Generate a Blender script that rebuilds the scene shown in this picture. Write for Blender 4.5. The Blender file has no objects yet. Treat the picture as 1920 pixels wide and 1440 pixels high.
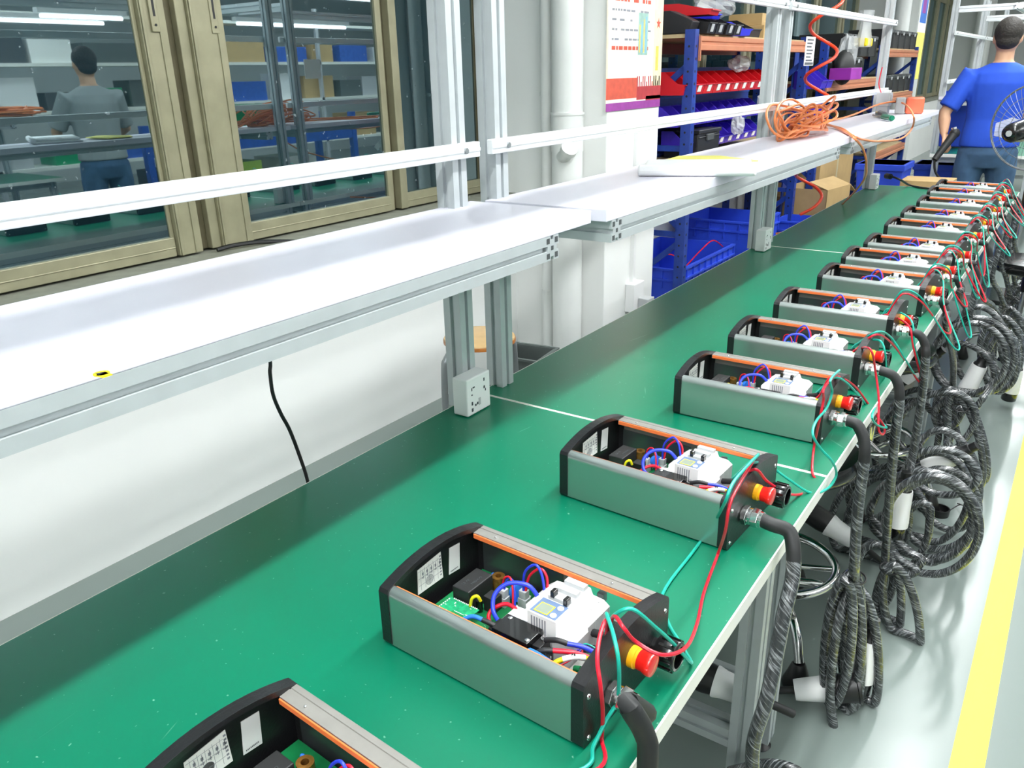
import bpy, math, random
from mathutils import Vector, Matrix
R=random.Random(7)
scene=bpy.context.scene; col=scene.collection
# ------------------------------------------------ camera, world, exposure, lights
cam=bpy.data.cameras.new('camera'); cam.sensor_width=36; cam.lens=28.155; cam.clip_start=.02; cam.clip_end=100
co=bpy.data.objects.new('camera',cam); col.objects.link(co)
M3=Matrix([[0.822333, -0.186811, 0.537466], [0.568499, 0.309629, -0.762194], [-0.024029, 0.932326, 0.36082]])
co.matrix_world=Matrix.Translation((0,0,1.45)) @ M3.to_4x4()
scene.camera=co
w=bpy.data.worlds.new('world'); scene.world=w; w.use_nodes=True
w.node_tree.nodes['Background'].inputs[0].default_value=(.9,.95,1,1); w.node_tree.nodes['Background'].inputs[1].default_value=.10
scene.view_settings.view_transform='Standard'; scene.view_settings.look='None'
scene.view_settings.exposure=0.18; scene.view_settings.gamma=1; scene.view_settings.use_curve_mapping=False
def area(name,loc,sx,sy,power,colr=(1,1,1)):
    l=bpy.data.lights.new(name,'AREA'); l.shape='RECTANGLE'; l.size=sx; l.size_y=sy; l.energy=power; l.color=colr
    o=bpy.data.objects.new(name,l); o.location=loc; col.objects.link(o); return o
TUBEROWS=[-.22,2.6,5.4]
LIGHTS=[(-.22,-1.6),(-.22,.0),(-.22,1.6),(-.22,3.2),(-.22,4.8),(-.22,6.6),(-.22,8.6),(-.22,11),(-.22,13.5),(-.22,16.5)]  # the two farthest tubes are added to brighten the far end
for x,y in LIGHTS:
    area('tube_light_source',(x,y,2.62),.10,1.35,28,(.97,1,1))
    o=area('tube_light_source',(x,y,2.71),.10,1.35,18,(.97,1,1)); o.rotation_euler=(math.pi,0,0)
for x in (2.6,5.4):
    for y in (-2,2.5,7,11.5): area('tube_light_source',(x,y,2.66),.25,3.6,46,(.97,1,1)); o=area('tube_light_source',(x,y,2.76),.25,3.4,22,(.97,1,1)); o.rotation_euler=(math.pi,0,0)
# ------------------------------------------------ helpers
def tag(o,label=None,cat=None,group=None,kind=None):
    if label: o['label']=label
    if cat: o['category']=cat
    if group: o['group']=group
    if kind: o['kind']=kind
    return o
def empty(name,loc=(0,0,0),rz=0,label=None,cat=None,group=None,parent=None):
    o=bpy.data.objects.new(name,None); col.objects.link(o); o.location=loc; o.rotation_euler=(0,0,rz); o.empty_display_size=.05
    if parent: o.parent=parent
    return tag(o,label,cat,group)
def copy_tree(o,parent=None):
    c=o.copy(); col.objects.link(c); c.parent=parent
    for ch in list(o.children): copy_tree(ch,c)
    return c
MATS={}
def mat(name,c,rough=.5,metal=0,var=.06,scale=8,spec=.5,alpha=1,bump=0,bscale=60,coat=0,trans=0,emit=0):
    m=bpy.data.materials.new(name); m.use_nodes=True; nt=m.node_tree; b=nt.nodes['Principled BSDF']
    b.inputs['Roughness'].default_value=rough; b.inputs['Metallic'].default_value=metal
    b.inputs['Specular IOR Level'].default_value=spec; b.inputs['Alpha'].default_value=alpha
    b.inputs['Coat Weight'].default_value=coat; b.inputs['Transmission Weight'].default_value=trans
    tc=nt.nodes.new('ShaderNodeTexCoord'); n=nt.nodes.new('ShaderNodeTexNoise'); n.inputs['Scale'].default_value=scale; n.inputs['Detail'].default_value=4
    nt.links.new(tc.outputs['Object'],n.inputs['Vector'])
    r=nt.nodes.new('ShaderNodeValToRGB'); r.color_ramp.elements[0].position=.3; r.color_ramp.elements[1].position=.7
    a=[max(0,v*(1-var)) for v in c]; d=[min(1,v*(1+var)) for v in c]
    r.color_ramp.elements[0].color=(*a,1); r.color_ramp.elements[1].color=(*d,1)
    nt.links.new(n.outputs['Fac'],r.inputs['Fac']); nt.links.new(r.outputs['Color'],b.inputs['Base Color'])
    if emit:
        b.inputs['Emission Color'].default_value=(*c,1); b.inputs['Emission Strength'].default_value=emit
    if bump:
        n2=nt.nodes.new('ShaderNodeTexNoise'); n2.inputs['Scale'].default_value=bscale; nt.links.new(tc.outputs['Object'],n2.inputs['Vector'])
        bp=nt.nodes.new('ShaderNodeBump'); bp.inputs['Strength'].default_value=bump; bp.inputs['Distance'].default_value=.01
        nt.links.new(n2.outputs['Fac'],bp.inputs['Height']); nt.links.new(bp.outputs['Normal'],b.inputs['Normal'])
    MATS[name]=m; return m
def S(r,g,b):
    f=lambda v:(v/255/12.92) if v<=10 else ((v/255+.055)/1.055)**2.4
    return (f(r),f(g),f(b))
class MB:
    def __init__(s): s.v=[];s.f=[];s.m=[];s.uv={}
    def add(s,vs,fs,m=0,uvs=None):
        k=len(s.v); s.v+=[tuple(p) for p in vs]
        for i,f in enumerate(fs):
            if uvs: s.uv[len(s.f)]=uvs[i]
            s.f.append(tuple(k+j for j in f)); s.m.append(m)
        return s
    def box(s,x0,x1,y0,y1,z0,z1,m=0,T=None):
        if x0>x1:x0,x1=x1,x0
        if y0>y1:y0,y1=y1,y0
        if z0>z1:z0,z1=z1,z0
        vs=[Vector(p) for p in ((x0,y0,z0),(x1,y0,z0),(x1,y1,z0),(x0,y1,z0),(x0,y0,z1),(x1,y0,z1),(x1,y1,z1),(x0,y1,z1))]
        if T is not None: vs=[T@v for v in vs]
        return s.add(vs,[(3,2,1,0),(4,5,6,7),(0,1,5,4),(1,2,6,5),(2,3,7,6),(3,0,4,7)],m)
    def prism(s,poly,ax,a0,a1,m=0,T=None,caps=True):
        # poly 2d in the two other axes, cyclic order (x:(y,z)  y:(x,z)  z:(x,y))
        ar=sum(poly[i][0]*poly[(i+1)%len(poly)][1]-poly[(i+1)%len(poly)][0]*poly[i][1] for i in range(len(poly)))
        if ar<0: poly=poly[::-1]
        if ax=='y': poly=poly[::-1]
        if a0>a1: a0,a1=a1,a0
        def P(p,a): return {'x':(a,p[0],p[1]),'y':(p[0],a,p[1]),'z':(p[0],p[1],a)}[ax]
        n=len(poly); vs=[Vector(P(p,a0)) for p in poly]+[Vector(P(p,a1)) for p in poly]
        if T is not None: vs=[T@v for v in vs]
        fs=[(i,(i+1)%n,n+(i+1)%n,n+i) for i in range(n)]
        if caps: fs+=[tuple(range(n-1,-1,-1)),tuple(range(n,2*n))]
        return s.add(vs,fs,m)
    def cyl(s,p0,p1,r0,r1=None,n=16,m=0,caps=True):
        r1=r0 if r1 is None else r1; p0=Vector(p0);p1=Vector(p1); d=(p1-p0)
        q=d.to_track_quat('Z','Y').to_matrix()
        vs=[];
        for p,r in((p0,r0),(p1,r1)):
            for i in range(n):
                a=2*math.pi*i/n; vs.append(p+q@Vector((r*math.cos(a),r*math.sin(a),0)))
        fs=[(i,(i+1)%n,n+(i+1)%n,n+i) for i in range(n)]
        if caps: fs+=[tuple(range(n-1,-1,-1)),tuple(range(n,2*n))]
        return s.add(vs,fs,m)
    def lathe(s,prof,o=(0,0,0),d=(0,0,1),n=20,m=0,closed=False):
        o=Vector(o); q=Vector(d).to_track_quat('Z','Y').to_matrix(); vs=[]
        for r,h in prof:
            for i in range(n):
                a=2*math.pi*i/n; vs.append(o+q@Vector((r*math.cos(a),r*math.sin(a),h)))
        fs=[]; k=len(prof)
        for j in range(k-1 if not closed else k):
            for i in range(n):
                a=j*n+i;b=j*n+(i+1)%n; j2=(j+1)%k; fs.append((a,b,j2*n+(i+1)%n,j2*n+i))
        if not closed:
            if prof[0][0]>1e-5: fs.append(tuple(range(n-1,-1,-1)))
            if prof[-1][0]>1e-5: fs.append(tuple(range((k-1)*n,k*n)))
        return s.add(vs,fs,m)
    def tube(s,pts,r,n=8,m=0,sub=6,closed=False,m2=None,split=0):
        P=[Vector(p) for p in pts]; C=[]
        if sub>0 and len(P)>2:
            L=len(P); rng=range(L if closed else L-1)
            for i in rng:
                if closed: a,b,c,d=P[(i-1)%L],P[i],P[(i+1)%L],P[(i+2)%L]
                else: a,b,c,d=P[max(i-1,0)],P[i],P[i+1],P[min(i+2,L-1)]
                for k in range(sub):
                    t=k/sub; C.append(.5*((2*b)+(c-a)*t+(2*a-5*b+4*c-d)*t*t+(3*b-a-3*c+d)*t**3))
            if not closed: C.append(P[-1])
        else: C=P
        D=[C[0]]
        for p in C[1:]:
            if (p-D[-1]).length>r*.25: D.append(p)
        C=D; L=len(C)
        T=[(C[(i+1)%L]-C[i-1]).normalized() if closed else (C[min(i+1,L-1)]-C[max(i-1,0)]).normalized() for i in range(L)]
        up=Vector((0,0,1)) if abs(T[0].z)<.9 else Vector((1,0,0))
        N=(up-T[0]*up.dot(T[0])).normalized(); vs=[]; ln=0; lens=[]
        for i,p in enumerate(C):
            if i: ln+=(p-C[i-1]).length
            lens.append(ln)
            N=(N-T[i]*N.dot(T[i])); N=N.normalized() if N.length>1e-6 else T[i].orthogonal().normalized()
            B=T[i].cross(N)
            for k in range(n):
                a=2*math.pi*k/n; vs.append(p+(N*math.cos(a)+B*math.sin(a))*r)
        lens.append(ln+.01)
        k0=len(s.v); s.v+=[tuple(v) for v in vs]
        for i in range(L if closed else L-1):
            j=(i+1)%L
            for k in range(n):
                k2=(k+1)%n
                s.uv[len(s.f)]=[(lens[i],k/n),(lens[i],(k+1)/n),(lens[i+1],(k+1)/n),(lens[i+1],k/n)]
                s.f.append((k0+i*n+k,k0+i*n+k2,k0+j*n+k2,k0+j*n+k)); s.m.append(m2 if (m2 is not None and lens[i]<split) else m)
        if not closed:
            s.f.append(tuple(k0+k for k in range(n-1,-1,-1))); s.m.append(m)
            s.f.append(tuple(k0+(L-1)*n+k for k in range(n))); s.m.append(m)
        return s
    def ball(s,c,rx,ry=None,rz=None,n=14,k=10,m=0,T=None):
        ry=ry or rx; rz=rz or rx; vs=[]; c=Vector(c)
        for j in range(1,k):
            th=math.pi*j/k
            for i in range(n):
                a=2*math.pi*i/n; v=Vector((rx*math.sin(th)*math.cos(a),ry*math.sin(th)*math.sin(a),rz*math.cos(th)))
                vs.append(c+(T@v if T is not None else v))
        t=Vector((0,0,rz)); vs.append(c+(T@t if T is not None else t)); vs.append(c-(T@t if T is not None else t))
        fs=[]
        for j in range(k-2):
            for i in range(n): fs.append((j*n+i,(j+1)*n+i,(j+1)*n+(i+1)%n,j*n+(i+1)%n))
        a=(k-1)*n
        for i in range(n): fs.append((a,i,(i+1)%n)); fs.append((a+1,(k-2)*n+(i+1)%n,(k-2)*n+i))
        return s.add(vs,fs,m)
    def loft(s,rings,m=0):
        n=len(rings[0]); vs=[p for r in rings for p in r]; fs=[]
        for j in range(len(rings)-1):
            for i in range(n): fs.append((j*n+i,j*n+(i+1)%n,(j+1)*n+(i+1)%n,(j+1)*n+i))
        fs.append(tuple(range(n-1,-1,-1))); fs.append(tuple((len(rings)-1)*n+i for i in range(n)))
        return s.add(vs,fs,m)
    def build(s,name,mats,parent=None,smooth=False,bevel=0,loc=None,label=None,seg=2):
        me=bpy.data.meshes.new(name); me.from_pydata(s.v,[],s.f)
        if not isinstance(mats,(list,tuple)): mats=[mats]
        for mm in mats: me.materials.append(MATS[mm] if isinstance(mm,str) else mm)
        me.polygons.foreach_set('material_index',s.m)
        if s.uv:
            ul=me.uv_layers.new(name='uv')
            for fi,uv in s.uv.items():
                for li,c in zip(me.polygons[fi].loop_indices,uv): ul.data[li].uv=c
        if smooth: me.polygons.foreach_set('use_smooth',[True]*len(me.polygons))
        me.update()
        o=bpy.data.objects.new(name,me); col.objects.link(o)
        if smooth: 
            try: me.set_sharp_from_angle(angle=math.radians(50))
            except Exception: pass
        if parent: o.parent=parent
        if loc: o.location=loc
        if bevel:
            b=o.modifiers.new('bevel','BEVEL'); b.width=bevel; b.segments=seg; b.limit_method='ANGLE'; b.angle_limit=math.radians(40)
        if label: o['label']=label
        return o
def text(name,s,size,parent,loc,rot,m,align='CENTER',ext=.0004):
    c=bpy.data.curves.new(name,'FONT'); c.body=s; c.size=size; c.align_x=align; c.align_y='CENTER'; c.extrude=ext; c.materials.append(MATS[m]); c.resolution_u=2
    t=bpy.data.objects.new('t',c); col.objects.link(t); me=bpy.data.meshes.new_from_object(t.evaluated_get(bpy.context.evaluated_depsgraph_get())); bpy.data.objects.remove(t)
    me.materials.clear(); me.materials.append(MATS[m]); o=bpy.data.objects.new(name,me); col.objects.link(o); o.parent=parent; o.location=loc; o.rotation_euler=rot; return o
def alu_poly(w,h,slots):
    # rectangle w x h centred with T-slot notches; slots = list of (side,pos)
    hw,hh=w/2,h/2; g=.005; d=.007
    pts=[]
    def side(a,b,name):
        ps=sorted(p for sd,p in slots if sd==name)
        return ps
    pts.append((-hw,-hh))
    for p in side(0,0,'b'): pts+=[(p-g,-hh),(p-g,-hh+d),(p+g,-hh+d),(p+g,-hh)]
    pts.append((hw,-hh))
    for p in side(0,0,'r'): pts+=[(hw,p-g),(hw-d,p-g),(hw-d,p+g),(hw,p+g)]
    pts.append((hw,hh))
    for p in side(0,0,'t')[::-1]: pts+=[(p+g,hh),(p+g,hh-d),(p-g,hh-d),(p-g,hh)]
    pts.append((-hw,hh))
    for p in side(0,0,'l')[::-1]: pts+=[(-hw,p+g),(-hw+d,p+g),(-hw+d,p-g),(-hw,p-g)]
    return pts
def alu(mb,ax,a0,a1,c,w=.045,h=.045,m=0):
    sl=[('b',0),('t',0),('l',0),('r',0)]
    if w>.06: sl=[('b',-w/4),('b',w/4),('t',-w/4),('t',w/4),('l',0),('r',0)]
    if h>.06: sl=[('l',-h/4),('l',h/4),('r',-h/4),('r',h/4),('b',0),('t',0)]
    mb.prism([(x+c[0],y+c[1]) for x,y in alu_poly(w,h,sl)],ax,a0,a1,m)
    # dark end cells
    return mb
# ------------------------------------------------ materials
mat('ink_pale',S(140,142,150),.7,var=.1)
mat('white_paint',S(244,245,243),.6,var=.02,scale=2)
mat('grey_paint',S(205,208,205),.6,var=.02,scale=2)
mat('ceiling_white',S(235,236,236),.8,var=.02)
mat('pipe_white',S(230,232,230),.45,var=.02)
mat('sill_grey',S(138,140,128),.6,var=.12,scale=20)
mat('window_bronze',S(152,148,122),.42,metal=.3,var=.1,scale=12)
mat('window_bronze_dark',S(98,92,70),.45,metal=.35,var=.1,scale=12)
mat('laminate_white',S(222,220,232),.36,var=.01,scale=3,spec=.3)
mat('edge_cream',S(240,240,232),.4,var=.02)
mat('alu',S(190,196,198),.42,metal=.3,var=.03,scale=30)
mat('alu_bright',S(232,236,237),.35,metal=.25,var=.02,scale=30)
mat('chrome',S(215,215,215),.12,metal=1,var=.03)
mat('steel_grey',S(135,140,142),.4,metal=.5)
mat('plastic_white',S(238,238,238),.4,var=.01)
mat('plastic_grey',S(186,188,190),.4,var=.02)
mat('black',S(22,22,23),.4,var=.2)
mat('black_matte',S(30,31,32),.55,var=.2)
mat('black_gloss',S(16,16,17),.18,var=.2,coat=.3)
mat('dark_grey',S(70,74,76),.5,var=.1)
mat('cap_black',S(28,28,30),.32,var=.15,bump=.05,bscale=300)
mat('panel_grey',S(182,190,188),.29,metal=.88,var=.01,scale=60)
mat('panel_inside',S(110,118,120),.32,metal=.8,var=.05)
mat('lip_grey',S(150,147,142),.36,metal=.4,var=.06,scale=40)
mat('gasket_orange',S(240,122,62),.5,var=.05)
mat('pcb_green',S(20,118,66),.35,var=.15,scale=60)
mat('pcb_light',S(30,150,100),.35,var=.25,scale=260)
mat('breaker_white',S(240,240,240),.35,var=.01)
mat('lcd',S(132,142,128),.2,var=.05)
mat('meter_blue',S(96,116,150),.4,var=.05)
mat('wire_blue',S(38,60,205),.35,var=.08)
mat('wire_lightblue',S(45,120,220),.35,var=.08)
mat('wire_red',S(215,22,48),.35,var=.08)
mat('wire_green',S(20,170,150),.38,var=.08)
mat('wire_yellow',S(238,222,20),.4,var=.06)
mat('wire_brown',S(150,105,85),.4,var=.08)
mat('wire_black',S(34,34,36),.5,var=.15)
mat('estop_red',S(226,32,24),.25,var=.06,coat=.3)
mat('estop_yellow',S(248,176,20),.35,var=.05)
mat('box_orange',S(232,112,80),.3,var=.05)
mat('paper_white',S(240,240,236),.6,var=.02,scale=40)
mat('ink',S(70,74,80),.7,var=.1)
mat('copper',S(190,140,70),.3,metal=.8,var=.2,scale=200)
mat('rack_blue',S(34,64,150),.35,var=.15,scale=30)
mat('rack_blue_light',S(52,92,180),.35,var=.15,scale=30)
mat('beam_orange',S(214,140,104),.35,var=.06,scale=10,metal=.2)
mat('beam_orange_shaded',S(140,62,50),.4,var=.1)  # rear rack beams: orange painted darker and redder for the shade at the back
mat('wood_board',S(190,170,130),.6,var=.1)
mat('bin_red',S(208,24,36),.32,var=.08)
mat('bin_blue',S(66,44,190),.35,var=.12)
mat('bin_royal',S(36,44,215),.35,var=.08)
mat('crate_blue',S(50,84,220),.4,var=.06)
mat('crate_black',S(30,31,34),.4,var=.2)
mat('purple',S(150,40,160),.5,var=.08)
mat('carton',S(188,158,108),.75,var=.06,scale=10)
mat('carton_dark',S(160,130,88),.75,var=.06,scale=10)
mat('hose_orange',S(226,130,72),.35,var=.08)
mat('hose_spiral',S(250,70,36),.28,var=.08)
mat('film',S(225,228,230),.25,var=.1,alpha=.45)
mat('foam',S(248,248,248),.7,var=.01)
mat('paper_yellow',S(244,236,120),.6,var=.05)
mat('sticker_yellow',S(240,214,10),.5,var=.1)
mat('line_yellow',S(232,236,70),.5,var=.03,scale=4)
mat('wood_seat',S(206,172,122),.4,var=.1,scale=14)
mat('wood_edge',S(176,110,50),.3,var=.15,scale=30)
mat('bin_grey',S(92,100,98),.5,var=.06)
mat('shirt_blue',S(34,78,196),.85,var=.08,scale=6,bump=.3,bscale=9)
mat('denim',S(62,92,124),.9,var=.2,scale=14,bump=.3,bscale=12)
mat('skin',S(206,160,128),.55,var=.05)
mat('hair',S(40,36,32),.7,var=.3,scale=60,bump=.5,bscale=90)
mat('shirt_grey',S(150,156,156),.85,var=.05)
mat('lime',S(160,190,60),.5,var=.08)
mat('tube_glow',(1,1,1),.5,emit=9)
mat('tape_clear',S(205,190,150),.3,var=.03)
mat('screw_dark',S(60,60,62),.4,metal=.8)
mat('lamp_clear',S(210,212,205),.3,var=.1,alpha=.6)
# green worktop: scratches and stains
def worktop_mat():
    m=mat('worktop_green',S(6,114,84),.30,var=.05,scale=3,spec=.5); nt=m.node_tree; b=nt.nodes['Principled BSDF']
    ramp=[n for n in nt.nodes if n.type=='VALTORGB'][0]; tc=[n for n in nt.nodes if n.type=='TEX_COORD'][0]
    v=nt.nodes.new('ShaderNodeTexVoronoi'); v.feature='DISTANCE_TO_EDGE'; v.inputs['Scale'].default_value=2.2; v.inputs['Randomness'].default_value=1
    mp=nt.nodes.new('ShaderNodeMapping'); mp.inputs['Scale'].default_value=(3.2,.9,1); mp.inputs['Rotation'].default_value=(0,0,.7)
    nt.links.new(tc.outputs['Object'],mp.inputs[0]); nt.links.new(mp.outputs[0],v.inputs['Vector'])
    r=nt.nodes.new('ShaderNodeValToRGB'); r.color_ramp.elements[0].position=.0; r.color_ramp.elements[0].color=(1,1,1,1); r.color_ramp.elements[1].position=.0035; r.color_ramp.elements[1].color=(0,0,0,1)
    nt.links.new(v.outputs[0],r.inputs[0])
    n=nt.nodes.new('ShaderNodeTexNoise'); n.inputs['Scale'].default_value=5; nt.links.new(tc.outputs['Object'],n.inputs['Vector'])
    r2=nt.nodes.new('ShaderNodeValToRGB'); r2.color_ramp.elements[0].position=.6; r2.color_ramp.elements[1].position=.66; nt.links.new(n.outputs['Fac'],r2.inputs[0])
    mu=nt.nodes.new('ShaderNodeMath'); mu.operation='MULTIPLY'; nt.links.new(r.outputs[0],mu.inputs[0]); nt.links.new(r2.outputs[0],mu.inputs[1])
    sp=nt.nodes.new('ShaderNodeTexNoise'); sp.inputs['Scale'].default_value=140; sp.inputs['Detail'].default_value=1; nt.links.new(tc.outputs['Object'],sp.inputs['Vector'])
    r3=nt.nodes.new('ShaderNodeValToRGB'); r3.color_ramp.elements[0].position=.74; r3.color_ramp.elements[1].position=.78; nt.links.new(sp.outputs['Fac'],r3.inputs[0])
    mx2=nt.nodes.new('ShaderNodeMath'); mx2.operation='MAXIMUM'; nt.links.new(mu.outputs[0],mx2.inputs[0]); nt.links.new(r3.outputs[0],mx2.inputs[1])
    sc=nt.nodes.new('ShaderNodeMath'); sc.operation='MULTIPLY'; sc.inputs[1].default_value=.45; nt.links.new(mx2.outputs[0],sc.inputs[0])
    mix=nt.nodes.new('ShaderNodeMixRGB'); mix.inputs[2].default_value=(*S(150,205,180),1)
    nt.links.new(sc.outputs[0],mix.inputs[0]); nt.links.new(ramp.outputs[0],mix.inputs[1]); nt.links.new(mix.outputs[0],b.inputs['Base Color'])
worktop_mat()
def floor_mat():
    m=mat('floor_epoxy',S(124,135,131),.3,var=.04,scale=1.3,spec=.3); nt=m.node_tree; b=nt.nodes['Principled BSDF']
    n=nt.nodes.new('ShaderNodeTexNoise'); n.inputs['Scale'].default_value=2.5
    r=nt.nodes.new('ShaderNodeMapRange'); r.inputs['To Min'].default_value=.16; r.inputs['To Max'].default_value=.26
    nt.links.new(n.outputs['Fac'],r.inputs['Value']); nt.links.new(r.outputs[0],b.inputs['Roughness'])
floor_mat()
def glass_mat():
    m=bpy.data.materials.new('window_glass'); m.use_nodes=True; nt=m.node_tree; nt.nodes.clear(); MATS['window_glass']=m
    out=nt.nodes.new('ShaderNodeOutputMaterial'); g=nt.nodes.new('ShaderNodeBsdfGlossy'); g.inputs['Roughness'].default_value=.015; g.inputs['Color'].default_value=(.72,.92,.98,1)
    d=nt.nodes.new('ShaderNodeBsdfDiffuse'); d.inputs['Color'].default_value=(.008,.03,.045,1)
    lw=nt.nodes.new('ShaderNodeLayerWeight'); lw.inputs['Blend'].default_value=.35
    mr=nt.nodes.new('ShaderNodeMapRange'); mr.inputs['To Min'].default_value=.27; mr.inputs['To Max'].default_value=.65
    nt.links.new(lw.outputs['Fresnel'],mr.inputs['Value'])
    tc=nt.nodes.new('ShaderNodeTexCoord'); n=nt.nodes.new('ShaderNodeTexNoise'); n.inputs['Scale'].default_value=45; n.inputs['Detail'].default_value=3; nt.links.new(tc.outputs['Object'],n.inputs['Vector'])
    r=nt.nodes.new('ShaderNodeValToRGB'); r.color_ramp.elements[0].position=.68; r.color_ramp.elements[0].color=(.012,.035,.05,1); r.color_ramp.elements[1].position=.74; r.color_ramp.elements[1].color=(.35,.42,.45,1)
    n3=nt.nodes.new('ShaderNodeTexNoise'); n3.inputs['Scale'].default_value=2.2; nt.links.new(tc.outputs['Object'],n3.inputs['Vector'])
    r3=nt.nodes.new('ShaderNodeValToRGB'); r3.color_ramp.elements[0].position=.35; r3.color_ramp.elements[0].color=(.4,.4,.4,1); r3.color_ramp.elements[1].color=(1,1,1,1); nt.links.new(n3.outputs['Fac'],r3.inputs[0])
    mm=nt.nodes.new('ShaderNodeMixRGB'); mm.blend_type='MULTIPLY'; mm.inputs[0].default_value=1
    nt.links.new(n.outputs['Fac'],r.inputs[0]); nt.links.new(r.outputs[0],mm.inputs[1]); nt.links.new(r3.outputs[0],mm.inputs[2]); nt.links.new(mm.outputs[0],d.inputs['Color'])
    mx=nt.nodes.new('ShaderNodeMixShader'); nt.links.new(mr.outputs[0],mx.inputs[0]); nt.links.new(d.outputs[0],mx.inputs[1]); nt.links.new(g.outputs[0],mx.inputs[2]); nt.links.new(mx.outputs[0],out.inputs[0])
glass_mat()
def wrap_mat():
    # cable spirally wrapped in clear stretch film: dark rubber with pale diagonal creases, film highlights painted in
    m=mat('cable_wrapped',S(52,55,57),.22,var=.1,spec=.7,coat=.5); nt=m.node_tree; b=nt.nodes['Principled BSDF']
    uv=nt.nodes.new('ShaderNodeUVMap'); uv.uv_map='uv'
    mp=nt.nodes.new('ShaderNodeMapping'); mp.inputs['Scale'].default_value=(230,2.2,1); mp.inputs['Rotation'].default_value=(0,0,.0)
    sep=nt.nodes.new('ShaderNodeSeparateXYZ'); nt.links.new(uv.outputs[0],sep.inputs[0])
    a=nt.nodes.new('ShaderNodeMath'); a.operation='MULTIPLY_ADD'; a.inputs[1].default_value=.05; nt.links.new(sep.outputs['Y'],a.inputs[0]); nt.links.new(sep.outputs['X'],a.inputs[2])
    cb=nt.nodes.new('ShaderNodeCombineXYZ'); nt.links.new(a.outputs[0],cb.inputs[0]); nt.links.new(sep.outputs['Y'],cb.inputs[1])
    nt.links.new(cb.outputs[0],mp.inputs[0])
    n=nt.nodes.new('ShaderNodeTexNoise'); n.inputs['Scale'].default_value=1.0; n.inputs['Detail'].default_value=3; n.inputs['Distortion'].default_value=.6; nt.links.new(mp.outputs[0],n.inputs['Vector'])
    r=nt.nodes.new('ShaderNodeValToRGB'); r.color_ramp.elements[0].position=.5; r.color_ramp.elements[0].color=(*S(46,49,51),1); r.color_ramp.elements[1].position=.80; r.color_ramp.elements[1].color=(*S(176,181,184),1)
    nt.links.new(n.outputs['Fac'],r.inputs[0]); nt.links.new(r.outputs[0],b.inputs['Base Color'])
    bp=nt.nodes.new('ShaderNodeBump'); bp.inputs['Strength'].default_value=.4; bp.inputs['Distance'].default_value=.002; nt.links.new(n.outputs['Fac'],bp.inputs['Height']); nt.links.new(bp.outputs[0],b.inputs['Normal'])
wrap_mat()
# ------------------------------------------------ the room
def struct(name,mb,m,parent=None,**k):
    o=mb.build(name,m,parent,**k)
    if not parent: o['kind']='structure'
    return o
struct('floor',MB().box(-3,8.5,-4,20,-.05,0),'floor_epoxy')
struct('ceiling',MB().box(-3,8.5,-4,20,3.1,3.2),'ceiling_white')
struct('wall_right',MB().box(8.5,8.6,-4,20,0,3.1),'grey_paint')
struct('wall_back',MB().box(-3,8.5,-4.1,-4,0,3.1),'grey_paint')
struct('wall_front',MB().box(-3,8.5,20,20.1,0,3.1),'grey_paint')
struct('wall_left',MB().box(-2.7,-2.35,-4,20,0,.87).box(-2.7,-2.35,-4,20,2.55,3.1).box(-2.7,-2.35,-4,-2.4,.87,2.55),'white_paint')
struct('wall_outside',MB().box(-3,-2.95,-4,20,0,3.1),'dark_grey')
PIL=[(3.40,3.95),(10.6,11.15),(17.4,17.95)]
for i,(a,b) in enumerate(PIL): struct('pillar',MB().box(-2.7,-1.83,a,b,0,3.1),'grey_paint' if i else 'white_paint',bevel=.004)
def window(n,y0,y1,stiles,panes,last=None):
    r=empty('window_%d'%n,(0,0,0)); r['kind']='structure'
    MB().box(-2.55,-2.48,y0,y1,.872,.889).box(-2.55,-2.47,y0,y1,2.47,2.55).box(-2.55,-2.47,y0,y0+.03,.9,2.47).box(-2.55,-2.47,y1-.03,y1,.9,2.47).build('window_frame','window_bronze',r,bevel=.003)
    for a,b in panes:
        mb=MB().box(-2.525,-2.49,a,b,.898,.962).box(-2.525,-2.49,a,b,2.40,2.47).box(-2.527,-2.487,a,b,.925,.93)
        mb.build('sash_rail','window_bronze',r,bevel=.003)
        MB().box(-2.512,-2.506,a-.005,b+.005,.955,2.41).build('pane','window_glass',r)
    for a,b,x0,m in stiles:
        mb=MB().box(-2.54,x0,a,b,.898,2.47)
        if b-a>.08: mb.box(x0,x0+.006,a+.004,a+.014,.898,2.47).box(x0,x0+.004,b-.03,b-.026,.898,2.47)
        mb.build('stile',m,r,bevel=.003)
    return r
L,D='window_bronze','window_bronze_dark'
w1=window(1,-2.4,3.40,[(1.563,1.578,-2.50,L),(1.578,1.668,-2.482,L),(1.668,1.712,-2.515,D),(1.712,1.75,-2.49,L),(1.75,1.881,-2.478,L),(2.636,2.67,-2.495,L),(2.67,2.70,-2.515,D),(2.70,2.745,-2.48,L),(3.30,3.38,-2.50,D),(-.5,-.4,-2.48,L),(.1,.2,-2.48,L)],
  [(-2.35,-.5),(-.4,.1),(.2,1.57),(1.88,2.64),(2.745,3.37)])
for y in (1.625,1.845):
    mb=MB().box(-2.482,-2.474,y-.014,y+.014,1.60,1.80); mb.build('pull_plate','window_bronze',w1,bevel=.002)
    MB().box(-2.474,-2.4735,y-.004,y+.004,1.645,1.79).cyl((-2.474,y,1.62),(-2.472,y,1.62),.004,n=10).build('latch_slot','black',w1)
ys=[]; y=4.0; st=[];pn=[]
while y<10.4:
    st+= [(y,y+.07,-2.48,L),(y+.07,y+.11,-2.515,D),(y+.11,y+.19,-2.48,L)]; pn.append((y+.19,y+.99)); y+=.98
window(2,3.95,10.6,st,pn)
y=11.2; st=[];pn=[]
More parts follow.
